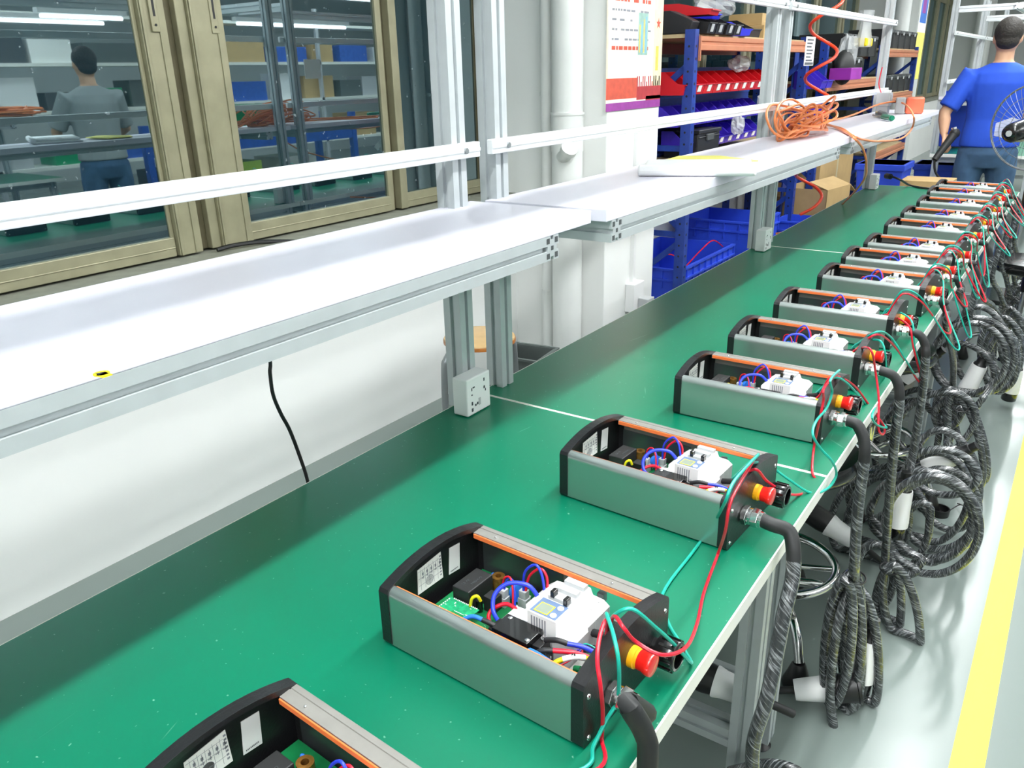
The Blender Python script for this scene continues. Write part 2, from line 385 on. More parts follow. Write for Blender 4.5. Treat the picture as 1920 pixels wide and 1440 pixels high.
while y<17.2:
    st+= [(y,y+.1,-2.48,L),(y+.1,y+.14,-2.515,D),(y+.14,y+.26,-2.48,L)]; pn.append((y+.26,y+.95)); y+=.94
window(3,11.15,17.4,st,pn)
for i,(a,b) in enumerate(((-4,3.40),(3.95,10.6),(11.15,17.4))): struct('trim_%d'%(i+1),MB().box(-2.56,-2.342,a,b,.85,.890),'sill_grey',bevel=.003)
# floor marking
tag(MB().box(.0,.066,-3.8,19.8,0,.0012).build('floor_marking','line_yellow'),'long yellow safety line painted on the grey floor beside the bench','floor line')
# pipes on the near pillar
def pipe(name,x,y,r,z0,z1,label,joint=None):
    mb=MB().cyl((x,y,z0),(x,y,z1),r,n=28)
    if joint: mb.cyl((x,y,joint),(x,y,joint+.012),r*1.09,n=28).cyl((x,y,joint-.16),(x,y,joint),r*1.04,n=28)
    o=mb.build(name,'pipe_white',smooth=True); tag(o,label,'pipe'); return o
p1=pipe('drain_pipe',-1.99,3.315,.072,0,3.1,'thick white vertical drain pipe on the near grey pillar',1.27)
e=MB().tube([(-1.99,3.27,1.09),(-1.955,3.24,1.10),(-1.93,3.225,1.125)],.03,n=14).cyl((-1.936,3.23,1.115),(-1.922,3.222,1.132),.038,n=18).build('branch_stub','pipe_white',p1,smooth=True)
p2=pipe('conduit_pipe',-2.115,3.345,.033,0,3.1,'thin white vertical pipe left of the thick drain pipe')
for z in (1.36,.42): MB().box(-2.17,-2.06,3.372,3.40,z-.008,z+.008).cyl((-2.065,3.36,z-.014),(-2.065,3.36,z+.014),.012,n=10).cyl((-2.115,3.345,z-.008),(-2.115,3.345,z+.008),.036,n=20).build('pipe_clamp','pipe_white',p2)
p3=pipe('drain_pipe',-1.98,10.5,.085,0,3.1,'white drain pipe on the far pillar above the black bins')
p4=pipe('drain_pipe',-1.95,17.25,.09,0,3.1,'white drain pipe far away behind the person')
# poster on the pillar
po=empty('poster',(-1.826,3.66,1.72),0,'long pale poster with red and purple foot taped to the pillar','poster')
mat('poster_paper',S(250,238,224),.6,var=.04,scale=6); MB().box(-.0015,.0015,-.285,.285,-.44,.9).build('poster_sheet','poster_paper',po)
mb=MB()
mb.box(.0016,.002,-.285,.02,-.39,-.30,0).box(.0016,.002,.02,.285,-.40,-.34,1).box(.0016,.002,-.285,.285,-.44,-.405,2).box(.0016,.002,.12,.285,-.405,-.385,1)
for i in range(14): y=.0+i*.02; mb.box(.0016,.0019,y,y+.011,-.34,-.34+.02+.03*abs(math.sin(i*2.1)),1)
mb.box(.0016,.0019,.19,.285,-.36,.9,3).box(.0016,.0018,-.285,-.27,-.3,.9,3)
mb.box(.0019,.0023,.215,.255,.05,.19,4).box(.0019,.0023,.215,.245,-.27,-.16,4)
mb.box(.0019,.0023,.02,.12,-.20,-.02,5)
for i in range(4): mb.box(.0023,.0026,.03+.022*i,.04+.022*i,-.19,-.07+.012*i,6 if i%2 else 4)
mb.prism([(.235+.026*(1 if k%2==0 else .42)*math.sin(k*math.pi/5),-.06+.026*(1 if k%2==0 else .42)*math.cos(k*math.pi/5)) for k in range(10)],'x',.002,.0024,0)
for n,c in (('poster_red',S(205,84,62)),('poster_crimson',S(178,52,58)),('poster_purple',S(150,60,150)),('poster_cream',S(250,226,190)),('poster_gold',S(236,200,90)),('poster_pale',S(150,185,175)),('poster_sky',S(120,180,225))): mat(n,c,.6,var=.12,scale=30)
z=.82
for i in range(26):
    hd=i%5==0; y=-.24
    while y<.13:
        wd=R.uniform(.015,.05); 
        if R.random()<.75: mb.box(.0017,.002,y,y+wd,z,z+(.016 if hd else .009),0 if hd else 7)
        y+=wd+.008
    z-=.040
mb.build('poster_print',['poster_red','poster_crimson','poster_purple','poster_cream','poster_gold','poster_pale','poster_sky','ink_pale'],po)
po.rotation_euler=(0,0,0)
po2=empty('poster',(-1.826,10.87,1.98),0,'small far poster with blue print and yellow foot on the far pillar','poster')
MB().box(-.0015,.0015,-.25,.25,-.7,.5,0).build('poster_sheet','paper_white',po2)
MB().box(.0016,.002,-.25,.25,-.7,-.2,1).box(.0016,.002,-.18,.2,-.1,.4,0).box(.002,.0024,-.1,.1,.0,.2,2).build('poster_print',['wire_lightblue','paper_yellow','purple'],po2)
# wall socket on pillar
so=empty('wall_socket_box',(-1.83,3.69,.37),0,'white wall socket box low on the pillar under its conduit','wall socket')
MB().box(0,.05,-.06,.06,-.09,.06).build('box','plastic_white',so,bevel=.004)
MB().box(.0,.018,-.012,.012,.06,.80).build('conduit','plastic_white',so)
MB().box(.05,.11,-.01,.06,-.09,-.02).build('plug','plastic_grey',so,bevel=.004)
MB().tube([(.09,.02,-.09),(.1,.04,-.14),(.08,.06,-.2),(.1,.0,-.26)],.004,n=6).tube([(.09,.03,-.09),(.13,.06,-.13),(.11,.1,-.2),(.07,.1,-.27)],.004,n=6,m=1).build('cord',['wire_black','wire_yellow'],so)
# ------------------------------------------------ benches
def bench(y0,Lh,label,sx=0,shelf_a=.04,shelf_b=None,endpost=None,lz=0):
    b=empty('workbench',(-.68,y0,0),0,label,'workbench','aluminium workbenches in a row'); ep=endpost or Lh-.07; shelf_b=shelf_b or Lh
    MB().box(-.3985,.3975,.002,Lh-.002,.725,.75).build('tabletop','worktop_green',b)
    MB().box(.3975,.4,.0,Lh,.724,.7503).box(-.4,-.3985,0,Lh,.724,.7503).box(-.3985,.3975,0,.002,.724,.7503).box(-.3985,.3975,Lh-.002,Lh,.724,.7503).build('edge_strip','edge_cream',b)
    for x,y in ((-.36,.075),(.315,.075),(-.36,ep),(.315,ep)):
        l=alu(MB(),'z',.03,.725,(x,y)).build('leg','alu',b)
        MB().lathe([(.02,0),(.024,.006),(.012,.016),(.006,.018),(.006,.035)],(x,y,0),n=14).build('foot','black',l,smooth=True)
    for x in (.315,-.36): alu(MB(),'y',.1,ep-.022,(x,.70)).build('apron','alu',b)
    for y in (.075,ep):
        for z in (.15,.70): alu(MB(),'x',-.337,.292,(y,z)).build('crossbar','alu',b)
    mb=alu(MB(),'y',.1,ep-.022,(-.1,.15)); mb.build('foot_bar','alu',b)
    for y in (.075,ep): alu(MB(),'z',.7505,2.0,(-.389,y)).build('post','alu',b)
    sb=MB().box(-.405+sx,-.105+sx,shelf_a,shelf_b,1.17,1.195).build('shelf_board','laminate_white',b,bevel=.0015)
    cb=ep-.065
    alu(MB(),'y',.098,cb-.0225,(-.1275+sx,1.1475)).build('shelf_beam','alu',b)
    for y in (.075,cb): alu(MB(),'x',-.365,-.105+sx,(y,1.1475)).build('shelf_bracket','alu',b)
    for y in (.075,cb):
        mb=MB()
        for dx,dz in ((-.014,-.014),(.014,-.014),(-.014,.014),(.014,.014)): mb.box(-.105+sx,-.1045+sx,y+dx-.005,y+dx+.005,1.1475+dz-.005,1.1475+dz+.005)
        mb.box(-.105+sx,-.1045+sx,y-.004,y+.004,1.1435,1.1515)
        mb.build('profile_end','dark_grey',b)
    for z in (1.308,1.668):
        r=MB().box(-.366,-.350,.02,ep+.05,z-.015,z+.015).box(-.352,-.348,.02,ep+.05,z-.004,z+.004).build('rail','alu_bright',b,bevel=.002)
        MB().cyl((-.35,.075,z),(-.345,.075,z),.006,n=10).cyl((-.35,ep,z),(-.345,ep,z),.006,n=10).build('rail_bolt','steel_grey',r)
    for y in (.075,ep): alu(MB(),'x',-.365,.02,(y,1.84)).build('overhead_arm','alu_bright',b)
    alu(MB(),'y',0,Lh,(.06,1.84),w=.08).build('overhead_rail','alu_bright',b)
    s=MB().box(-.366,-.326,ep-.062,ep+.022,.752,.838).build('socket_box','plastic_white',b,bevel=.003)
    mb=MB()
    for dy,dz,w_,h_ in ((-.107,.06,.003,.007),(-.10,.063,.007,.003),(-.107,.047,.004,.003),(-.062,.07,.004,.007),(-.062,.052,.005,.006),(-.058,.045,.003,.006),(-.107,.027,.005,.008),(-.107,.012,.006,.008),(-.095,.02,.005,.005),(-.088,.022,.005,.006)):
        mb.box(-.326,-.3255,ep+.062+dy-w_/2,ep+.062+dy+w_/2,.752+dz-h_/2,.752+dz+h_/2)
    mb.build('socket_slot','ink',s)
    MB().box(-.326,-.3248,ep-.022,ep-.015,.768,.785).build('switch','plastic_grey',s,bevel=.0005)
    return b
b1=bench(-.60,1.989,'nearest green-topped aluminium workbench, running out of the lower left',shelf_b=2.0)
b2=bench(1.393,1.967,'middle green-topped workbench under the shelf with the foam sheet',sx=.022,shelf_a=.03,shelf_b=1.98)
b3=bench(3.364,2.13,'third green-topped workbench, with orange cord and red box on its shelf',sx=.022,endpost=1.95)
b4=bench(7.65,2.0,'far workbench past the gap, behind the person in blue')
b5=copy_tree(b4); b5.location=(-.68,9.68,0); b5['label']='farthest workbench, mostly hidden by the person in blue'
# ------------------------------------------------ racks
def rack(y0,y1,top,levels,label,x0=-2.28,x1=-1.74,boards=True):
    r=empty('storage_rack',(0,y0,0),0,label,'shelving rack'); L_=y1-y0
    def post(x,y,sgn):
        mb=MB().prism([(x,y),(x+sgn*.055,y),(x+sgn*.055,y+.008),(x+sgn*.012,y+.012),(x+sgn*.012,y+.05),(x,y+.05)],'z',0,top)
        z=.06; hol=[]
        while z<top-.05:
            mb.cyl((x+sgn*.03,y-.0006,z),(x+sgn*.03,y+.001,z),.006,n=8,m=1)
            mb.box(x-.0006*sgn,x+.001*sgn,y+.016,y+.03,z-.006,z+.006,m=1); z+=.06
        return mb.build('upright',['rack_blue','black'],r)
    post(x1,0,-1); post(x0,0,1); post(x1,L_-.05,-1); post(x0,L_-.05,1)
    for y in (.025,L_-.03):
        mb=MB(); z=.12; k=0
        while z<top-.3:
            mb.box(x0+.05,x1-.05,y-.008,y+.008,z,z+.03)
            T=Matrix.Translation(((x0+x1)/2,y,z+.24)) @ Matrix.Rotation(math.atan2(.40,(x1-x0-.06))*(1 if k%2 else -1),4,'Y')
            h=math.hypot(x1-x0-.06,.40)/2
            mb.box(-h,h,-.008,.008,-.016,.016,T=T); z+=.46; k+=1
        mb.build('brace','rack_blue',r)
    for z in levels:
        mb=MB()
        mb.prism([(x1-.002,z-.07),(x1+.012,z-.068),(x1+.012,z-.046),(x1+.004,z-.042),(x1+.004,z-.028),(x1+.012,z-.024),(x1+.012,z-.002),(x1-.03,z),(x1-.03,z-.07)],'y',.052,L_-.052)
        mb.prism([(x1+.014,z-.12),(x1+.014,z),(x1+.002,z),(x1+.002,z-.12)],'y',.046,.056)
        mb.build('beam','beam_orange',r)
        MB().box(x0,x0+.035,.052,L_-.052,z-.07,z).build('rear_beam','beam_orange_shaded',r)
        MB().box(x0+.036,x1-.031,.012,L_-.012,z-.008,z+.01).build('shelf_board','wood_board',r)
    return r
rack(4.15,6.2,1.64,(1.61,.98),'blue rack right of the poster, carrying red and violet parts bins')
rack(6.66,8.7,1.62,(1.335,.9),'blue rack with orange beams behind the spiral hose and purple box')
rack(8.72,10.38,1.62,(1.585,1.17,.62),'far blue rack with black bins, left of the far window')
# ------------------------------------------------ chargers
def arch(hw,zt,rise,inset=0,n=12,zb=0):
    P=[(-hw,zb+.006),(-hw+.004,zb)]+[(hw-.004,zb),(hw,zb+.006)]
    top=[]
    for i in range(n+1):
        y=hw-.003-(2*hw-.006)*i/n; k=1-(y/(hw))**2; top.append((y,zt+rise*k))
    return P+[(hw,zt-.004)]+top+[(-hw,zt-.004)]
def ring(mb,po,pi,ax,a0,a1,m=0):
    n=len(po); f=lambda p,a:(a,p[0],p[1])
    vs=[f(p,a0) for p in po]+[f(p,a1) for p in po]+[f(p,a0) for p in pi]+[f(p,a1) for p in pi]; fs=[]
    for i in range(n):
        j=(i+1)%n
        fs+=[(i,j,n+j,n+i),(2*n+j,2*n+i,3*n+i,3*n+j),(j,i,2*n+i,2*n+j),(n+i,n+j,3*n+j,3*n+i)]
    return mb.add(vs,fs,m)
def make_charger():
    r=empty('charging_station',(0,0,0))
    po=arch(.1,.086,.019); pi=[(y*.935,.003+(z-.003)*.935 if z<.05 else z-.0065) for y,z in po]
    for sgn,nm in ((-1,'left'),(1,'right')):
        mb=MB(); a,b=(sgn*.1505,sgn*.156); mb.prism(po,'x',a,b)
        lo,hi=min(sgn*.140,sgn*.1505),max(sgn*.140,sgn*.1505); ring(mb,po,pi,'x',lo,hi)
        c=mb.build('end_cap','cap_black',r,bevel=.0012)
        for y,z in ((-.089,.068),(-.088,.010),(.090,.070),(.089,.010)):
            MB().lathe([(.0034,0),(.0032,.001),(.002,.0018),(.0004,.002)],(sgn*.156,y,z),(sgn,0,0),n=12).build('screw','chrome',c,smooth=True)
    # front panel
    MB().prism([(-.0985,.003),(-.0985,.072)]+[(-.0865-.012*math.cos(a),.0765+.012*math.sin(a)) for a in [math.radians(t) for t in range(0,91,10)]]+[(-.085,.0875),(-.085,.085),(-.091,.083),(-.0955,.076),(-.0955,.003)],'x',-.1405,.1405).build('front_panel','panel_grey',r,smooth=True)
    MB().box(-.139,.139,-.085,-.0825,.080,.0868).build('gasket','gasket_orange',r,bevel=.0008,label='orange gasket strip along the front edge')
    full=[(.0985,.003),(.0985,.084),(.096,.0875),(.089,.0875),(.0885,.0865),(.087,.0865),(.0865,.0875),(.0735,.0868),(.073,.078),(.076,.078),(.077,.083),(.0955,.082),(.0955,.003)]
    up=[(.0985,.066),(.0985,.084),(.096,.0875),(.089,.0875),(.0885,.0865),(.087,.0865),(.0865,.0875),(.0735,.0868),(.073,.078),(.076,.078),(.077,.083),(.0955,.082),(.0955,.066)]
    mb=MB().prism(full,'x',-.1405,.028).prism(full,'x',.118,.1405).prism(up,'x',.028,.118).box(.028,.118,.0955,.0985,.003,.018)
    mb.build('rear_panel','lip_grey',r)
    MB().box(-.139,.139,.0708,.0728,.079,.0862).build('gasket','gasket_orange',r,bevel=.0008,label='orange gasket strip along the rear edge')
    mb=MB()
    for x in (-.105,.085): mb.ball((x,.080,.0878),.0017)
    mb.build('lip_screw','chrome',r,smooth=True)
    MB().box(-.1405,.1405,-.0955,.0955,.001,.004).box(-.1405,.0,.093,.0955,.004,.06).box(-.1405,.1405,-.0955,-.093,.004,.075).build('base_plate','panel_inside',r)
    mb=MB().box(-.02,.135,.03,.065,.004,.007).box(-.02,.135,.03,.033,.007,.013).box(-.02,.135,.062,.065,.007,.013); mb.build('mounting_rail','chrome',r)
    mb=MB().box(.118,.135,.078,.09,.004,.045).box(.03,.04,.085,.094,.05,.062).box(.06,.07,.085,.094,.048,.06); mb.build('bracket','steel_grey',r)
    # labels on the left cap
    l=MB().prism([(-.036,.040),(-.034,.078),(.013,.083),(.015,.040)],'x',-.1505,-.1498).build('paper_label','paper_white',r,label='white inspection label with printed grid')
    mb=MB()
    for i in range(5):
        y=-.029+i*.0085; mb.box(-.1498,-.1496,y,y+.0003,.044,.077); mb.box(-.1498,-.1496,y+.003,y+.006,.066,.070); mb.box(-.1498,-.1496,y+.0045,y+.0052,.060,.073)
        mb.box(-.1498,-.1496,y+.0018,y+.0065,.0615,.0625)
    for z in (.052,.063,.074): mb.box(-.1498,-.1496,-.033,.009,z,z+.0003)
    for i in range(7): mb.box(-.1498,-.1496,.0095,.0125,.046+i*.005,.0485+i*.005)
    mb.lathe([(.0075,0),(.0075,.0002),(.0070,.0002),(.0070,0)],(-.1498,-.012,.052),(1,0,0),n=20)
    mb.build('label_print','ink_pale',l)
    l=MB().prism([(.0275,.037),(.031,.079),(.053,.077),(.0505,.035)],'x',-.1505,-.1498).build('paper_label','plastic_white',r,label='white rounded sticker')
    mb=MB()
    for i in range(9): mb.box(-.1498,-.1496,.031+i*.0018,.032+i*.0018,.0395,.0412)
    mb.build('label_print','ink',l)
    # circuit board
    pcb=MB().box(-.137,.004,-.088,.086,.018,.0196).build('circuit_board','pcb_green',r)
    sb=MB().box(-.112,-.062,-.072,-.012,.038,.0392).build('daughter_board','pcb_light',pcb)
    mb=MB()
    for i in range(14): mb.box(-.111,-.1095,-.070+i*.004,-.0682+i*.004,.0392,.0402); mb.box(-.1055+i*.003,-.104+i*.003,-.0135,-.012,.0392,.0402)
    for i in range(10):
        mb.box(-.088+i*.0017,-.0872+i*.0017,-.052,-.050,.0392,.0396); mb.box(-.088+i*.0017,-.0872+i*.0017,-.034,-.032,.0392,.0396)
    for i in range(22):
        x=R.uniform(-.108,-.066);y=R.uniform(-.068,-.016); mb.box(x,x+.0022,y,y+.0008,.0392,.0397)
    for i in range(30):
        x=R.uniform(-.06,.0);y=R.uniform(-.08,.075); mb.box(x,x+R.choice((.004,.0006)),y,y+R.choice((.004,.0006)),.0196,.0199)
    mb.build('solder_pads','paper_white',pcb)
    MB().box(-.089,-.071,-.050,-.034,.0392,.0405).build('chip','pcb_green',sb)
    rel=MB().box(-.112,-.083,-.008,.044,.0196,.055).build('power_module','black_matte',pcb,bevel=.0015)
    text('module_print','MEISHUO',.0052,rel,(-.092,.02,.0551),(0,0,math.radians(90)),'dark_grey')
    text('module_print','CE  A2',.005,rel,(-.102,.008,.0551),(0,0,math.radians(90)),'dark_grey')
    MB().lathe([(.0045,.0196),(.0095,.0196),(.0095,.046),(.0045,.046)],(-.083,.056,0),n=20,closed=True).build('choke_coil','copper',pcb,smooth=True)
    MB().ball((-.098,.064,.036),.0045,.003,.0045).build('varistor','wire_lightblue',pcb,smooth=True)
    MB().box(-.074,-.056,.011,.029,.0196,.043).build('relay','black_matte',pcb,bevel=.001); MB().box(-.135,-.118,-.085,-.055,.0196,.03).build('relay','black_matte',pcb,bevel=.001)
    for c in ((-.059,.036),(-.034,.050)): MB().box(c[0]-.0055,c[0]+.0055,c[1]-.005,c[1]+.005,.0196,.046).box(c[0]-.007,c[0]+.007,c[1]-.006,c[1]+.006,.0196,.034).build('connector','plastic_grey',pcb,bevel=.0006)
    MB().cyl((-.052,.055,.032),(-.045,.053,.034),.012,n=22).build('disc_capacitor','wire_lightblue',pcb,smooth=True)
    MB().cyl((-.077,.006,.0196),(-.077,.006,.038),.0046,n=16).build('capacitor','black_gloss',pcb,smooth=True)
    MB().tube([(-.078,-.012,.035),(-.074,-.012,.052),(-.068,-.008,.056),(-.066,-.004,.047)],.0022,n=8).build('yellow_loop','wire_yellow',pcb,smooth=True)
    MB().box(-.103,-.098,-.08,-.074,.0196,.042).ball((-.09,-.078,.046),.006,.004,.004).box(-.092,-.088,-.079,-.076,.02,.05).build('black_component','black',pcb)
    # breaker with meter
    br=empty('circuit_breaker',(0,0,0),parent=r); br['label']='white circuit breaker with a small display'
    pm=[(-.018,.014),(-.018,.050),(.006,.052),(.006,.064),(.024,.066),(.024,.083),(.067,.083),(.067,.062),(.0925,.060),(.0925,.014)]
    pc=[(-.004,.014),(-.004,.058),(.010,.070),(.026,.072),(.03,.080),(.062,.080),(.066,.071),(.082,.070),(.091,.064),(.091,.014)]
    MB().prism(pm,'y',-.0215,.0125).build('meter_body','breaker_white',br,bevel=.0007)
    for a,b in ((.0131,.0305),(.0309,.0483),(.0487,.066)): MB().prism(pc,'y',a,b).build('breaker_pole','breaker_white',br,bevel=.0007)
    m=MB().box(.0265,.0645,-.0195,.0105,.083,.0835).build('meter_face','meter_blue',br)
    MB().box(.032,.050,-.0165,.0005,.0835,.084).build('display','lcd',m)
    mb=MB()
    for y0,y1,x0,x1 in ((-.0175,-.0165,.031,.051),(.0005,.0015,.031,.051),(-.0175,.0015,.031,.032),(-.0175,.0015,.050,.051)): mb.box(x0,x1,y0,y1,.0835,.0841)
    mb.build('display_frame','wire_yellow',m)
    for y in (-.0135,.003): MB().cyl((.0578,y,.0835),(.0578,y,.0846),.0042,n=20).build('button','plastic_white',m)
    mb=MB()
    for y in (.02,.0395,.0575): mb.box(.030,.060,y-.005,y+.005,.080,.086)
    mb.build('toggle_cover','plastic_grey',br)
    mb=MB().box(.034,.040,.014,.024,.084,.094).box(.056,.062,.010,.020,.083,.093); mb.build('toggle','black_gloss',br,bevel=.001)
    for y in (.022,.0395,.0575): MB().cyl((.079,y,.068),(.079,y,.0712),.002,n=8).build('terminal_screw','plastic_grey',br)
    for y in (-.012,.004): MB().cyl((.08,y,.0595),(.08,y,.0614),.002,n=8).build('terminal_screw','plastic_grey',br)
    mb=MB()
    for i in range(6): mb.box(.03+i*.004,.032+i*.004,-.02165,-.0215,.05,.078)
    mb.build('side_print','ink_pale',br)
    # contactor
    ct=empty('contactor',(0,0,0),parent=r); ct['label']='black contactor with silver screws'
    MB().box(-.004,.050,-.058,-.024,.012,.067).build('contactor_cover','black_gloss',ct,bevel=.001)
    MB().box(-.012,.064,-.074,-.024,.006,.046).box(.050,.062,-.048,-.026,.046,.06).box(-.016,-.004,-.05,-.026,.046,.056).box(.004,.056,-.086,-.074,.006,.034).build('contactor_base','black',ct,bevel=.001)
    mb=MB()
    for p in ((.004,-.030,.067),(.046,-.052,.067)): mb.lathe([(.003,0),(.003,.001),(.001,.002)],p,n=12)
    for p in ((.058,-.032,.06),(.056,-.064,.046),(.048,-.068,.046)): mb.lathe([(.005,0),(.005,.003),(.003,.003),(.003,.006),(.001,.006)],p,n=10)
    mb.box(.06,.07,-.05,-.035,.04,.043); mb.build('terminal_screw','chrome',ct,smooth=True)
    # emergency stop, knob, gland
    es=empty('emergency_stop',(0,0,0),parent=r); es['label']='red emergency stop button with yellow collar'
    MB().lathe([(.0135,0),(.0135,.007),(.012,.008),(.012,.012)],(.156,.006,.058),(1,0,0),n=26).build('collar','estop_yellow',es,smooth=True)
    MB().lathe([(.0122,.011),(.0125,.018),(.0142,.022),(.0148,.026),(.014,.0285),(.010,.0297),(.0,.030)],(.156,.006,.058),(1,0,0),n=26).build('button','estop_red',es,smooth=True)
    kn=MB().lathe([(.012,0),(.012,.006),(.018,.007),(.0195,.011),(.019,.033),(.0175,.035),(.014,.035),(.0135,.025),(.0,.025)],(.156,.062,.034),(1,0,0),n=32)
    for i in range(12):
        a=2*math.pi*i/12; T=Matrix.Translation((.156+.021,.062+.0188*math.cos(a),.034+.0188*math.sin(a)))@Matrix.Rotation(a,4,'X')
        kn.box(-.009,.011,-.0005,.0022,-.0017,.0017,T=T)
    kn.build('socket_cap','black_gloss',r,smooth=True)
    gl=MB().lathe([(.011,0),(.011,.004)],(.156,-.046,.042),(1,0,0),n=24)
    gl.cyl((.158,-.046,.042),(.166,-.046,.042),.0158,n=6).cyl((.166,-.046,.042),(.173,-.046,.042),.0135,n=24).cyl((.173,-.046,.042),(.184,-.046,.042),.0155,.0150,n=6).cyl((.184,-.046,.042),(.190,-.046,.042),.0128,n=20)
    gl.build('cable_gland','chrome',r,bevel=.0006)
    # internal wiring, one mesh per wire
    def wire(nm,pts,rr,m): MB().tube(pts,rr,n=8).build(nm,m,r,smooth=True)
    wire('blue_wire',[(-.034,.049,.046),(-.032,.05,.075),(-.016,.052,.092),(-.004,.05,.082),(.004,.045,.058)],.0018,'wire_blue')
    wire('red_wire',[(-.031,.05,.046),(-.028,.055,.068),(-.012,.058,.084),(.0,.056,.076),(.004,.05,.058)],.0018,'wire_red')
    wire('blue_wire',[(.006,.03,.06),(-.012,.03,.074),(-.036,.018,.074),(-.046,.002,.062),(-.038,-.012,.048),(-.02,-.022,.044)],.0030,'wire_blue')
    wire('red_wire',[(.0,.005,.045),(-.03,.008,.05),(-.046,-.006,.042),(-.04,-.018,.034),(-.012,-.026,.034)],.0028,'wire_red')
    wire('red_wire',[(-.060,.036,.046),(-.058,.038,.062),(-.048,.038,.067),(-.038,.03,.058),(-.032,.022,.04),(-.028,.015,.024)],.0014,'wire_red')
    wire('blue_wire',[(-.057,.036,.046),(-.055,.040,.060),(-.046,.04,.063),(-.036,.032,.055),(-.030,.024,.04),(-.026,.017,.024)],.0014,'wire_blue')
    wire('light_blue_wire',[(-.066,-.074,.022),(-.06,-.064,.046),(-.044,-.050,.060),(-.028,-.046,.060)],.0030,'wire_lightblue')
    wire('black_sleeve',[(-.028,-.046,.060),(-.014,-.044,.058),(-.004,-.042,.054)],.0034,'wire_black')
    wire('brown_wire',[(-.082,-.084,.024),(-.07,-.076,.050),(-.050,-.066,.060),(-.036,-.066,.056)],.0030,'wire_brown')
    wire('black_sleeve',[(-.036,-.066,.056),(-.022,-.066,.050),(-.010,-.066,.046)],.0034,'wire_black')
    wire('blue_tab',[(-.040,-.080,.040),(-.022,-.082,.040)],.0046,'wire_lightblue')
    wire('brown_wire',[(-.040,-.080,.040),(-.052,-.082,.042),(-.05,-.086,.03),(-.03,-.09,.024)],.0013,'wire_brown')
    wire('red_wire',[(.002,-.078,.052),(.012,-.082,.05),(.03,-.088,.034),(.05,-.09,.02)],.0020,'wire_red')
    wire('blue_tab',[(-.002,-.080,.034),(.0,-.080,.054)],.0042,'wire_blue')
    wire('black_sleeve',[(.060,-.034,.062),(.076,-.032,.068),(.088,-.028,.066)],.0034,'wire_black')
    wire('blue_wire',[(.088,-.028,.066),(.108,-.020,.064),(.13,-.014,.054),(.139,-.012,.044)],.0031,'wire_blue')
    wire('black_sleeve',[(.060,-.062,.058),(.072,-.058,.068),(.084,-.052,.070)],.0034,'wire_black')
    wire('red_wire',[(.084,-.052,.070),(.104,-.042,.070),(.124,-.03,.062),(.139,-.026,.050)],.0031,'wire_red')
    wire('blue_tab',[(.062,-.070,.070),(.074,-.071,.071),(.092,-.072,.069)],.0048,'wire_lightblue')
    wire('red_wire',[(.092,-.072,.069),(.100,-.073,.070),(.106,-.078,.060),(.102,-.084,.03)],.0018,'wire_red')
    wire('yellow_wire',[(.090,-.078,.050),(.096,-.070,.068),(.104,-.062,.074)],.0030,'wire_yellow')
    sl=MB().tube([(.104,-.062,.074),(.114,-.053,.076),(.123,-.044,.073)],.0034,n=10).build('wire_marker','plastic_white',r,smooth=True)
    text('marker_print','PE',.005,sl,(.1135,-.054,.0798),(0,0,math.radians(42)),'black')
    wire('yellow_wire',[(.123,-.044,.073),(.131,-.037,.066),(.139,-.034,.054)],.0030,'wire_yellow')
    wire('black_sleeve',[(.092,.024,.050),(.104,.022,.054),(.116,.018,.060)],.0052,'wire_black')
    wire('black_sleeve',[(.092,.004,.040),(.104,.004,.044),(.116,.004,.048)],.0052,'wire_black')
    mb=MB().box(.094,.128,-.036,-.002,.01,.036).build('terminal_cover','lamp_clear',r,bevel=.001)
    for p,q in (((.104,-.010,.042),(.112,-.010,.044)),((.102,-.034,.040),(.110,-.033,.042))): MB().cyl(p,q,.0042,n=12).build('green_plug','pcb_green',r)
    wire('purple_wire',[(.088,-.012,.045),(.1,-.018,.055),(.094,-.03,.05),(.086,-.044,.046),(.08,-.06,.04)],.0010,'bin_blue')
    wire('red_wire',[(.090,-.010,.045),(.102,-.016,.053),(.096,-.029,.048),(.088,-.043,.044)],.0010,'wire_red')
    wire('green_wire',[(.092,-.008,.045),(.1,-.008,.058),(.115,-.006,.056),(.128,-.01,.045)],.0009,'wire_green')
    MB().ball((.131,-.004,.055),.006,.0045,.0045).build('red_clip','estop_red',r,smooth=True)
    return r
ORD=['nearest','second','third','fourth','fifth','sixth','seventh','eighth','ninth','tenth','eleventh','twelfth','thirteenth','fourteenth']
BOX=[(-.465,.325,-.06),(-.487,.70,-.044),(-.497,1.163,-.05),(-.484,1.614,0),(-.49,1.946,-.005),(-.488,2.292,0),(-.467,2.663,-.05),(-.472,2.973,-.03),(-.46,3.253,-.06),(-.468,3.66,-.09),(-.467,3.995,-.10),(-.466,4.37,-.08),(-.479,4.74,-.09),(-.482,5.03,-.09)]
proto=make_charger()
extra={0:', cut off by the lower photo edge',1:', lit display toward the lower middle',2:', astride the first bench seam',13:', last one before the gap'}
T_=[]
for i,(x,y,a) in enumerate(BOX):
    o=proto if i==0 else copy_tree(proto)
    o.location=(x,y,.7505); o.rotation_euler=(0,0,a)
    nm='%s open grey charging station counted from the camera'%ORD[i] if i else 'nearest open grey charging station'
    if i==13: nm='farthest open grey charging station, by the bench end'
    tag(o,nm+(', cut off by the lower photo edge' if i==0 else ''),'charging station','open charging stations in a row on the green bench')
    T_.append(Matrix.Translation((x,y,.7505))@Matrix.Rotation(a,4,'Z'))
def W(i,x,y,z): return tuple(T_[i]@Vector((x,y,z)))
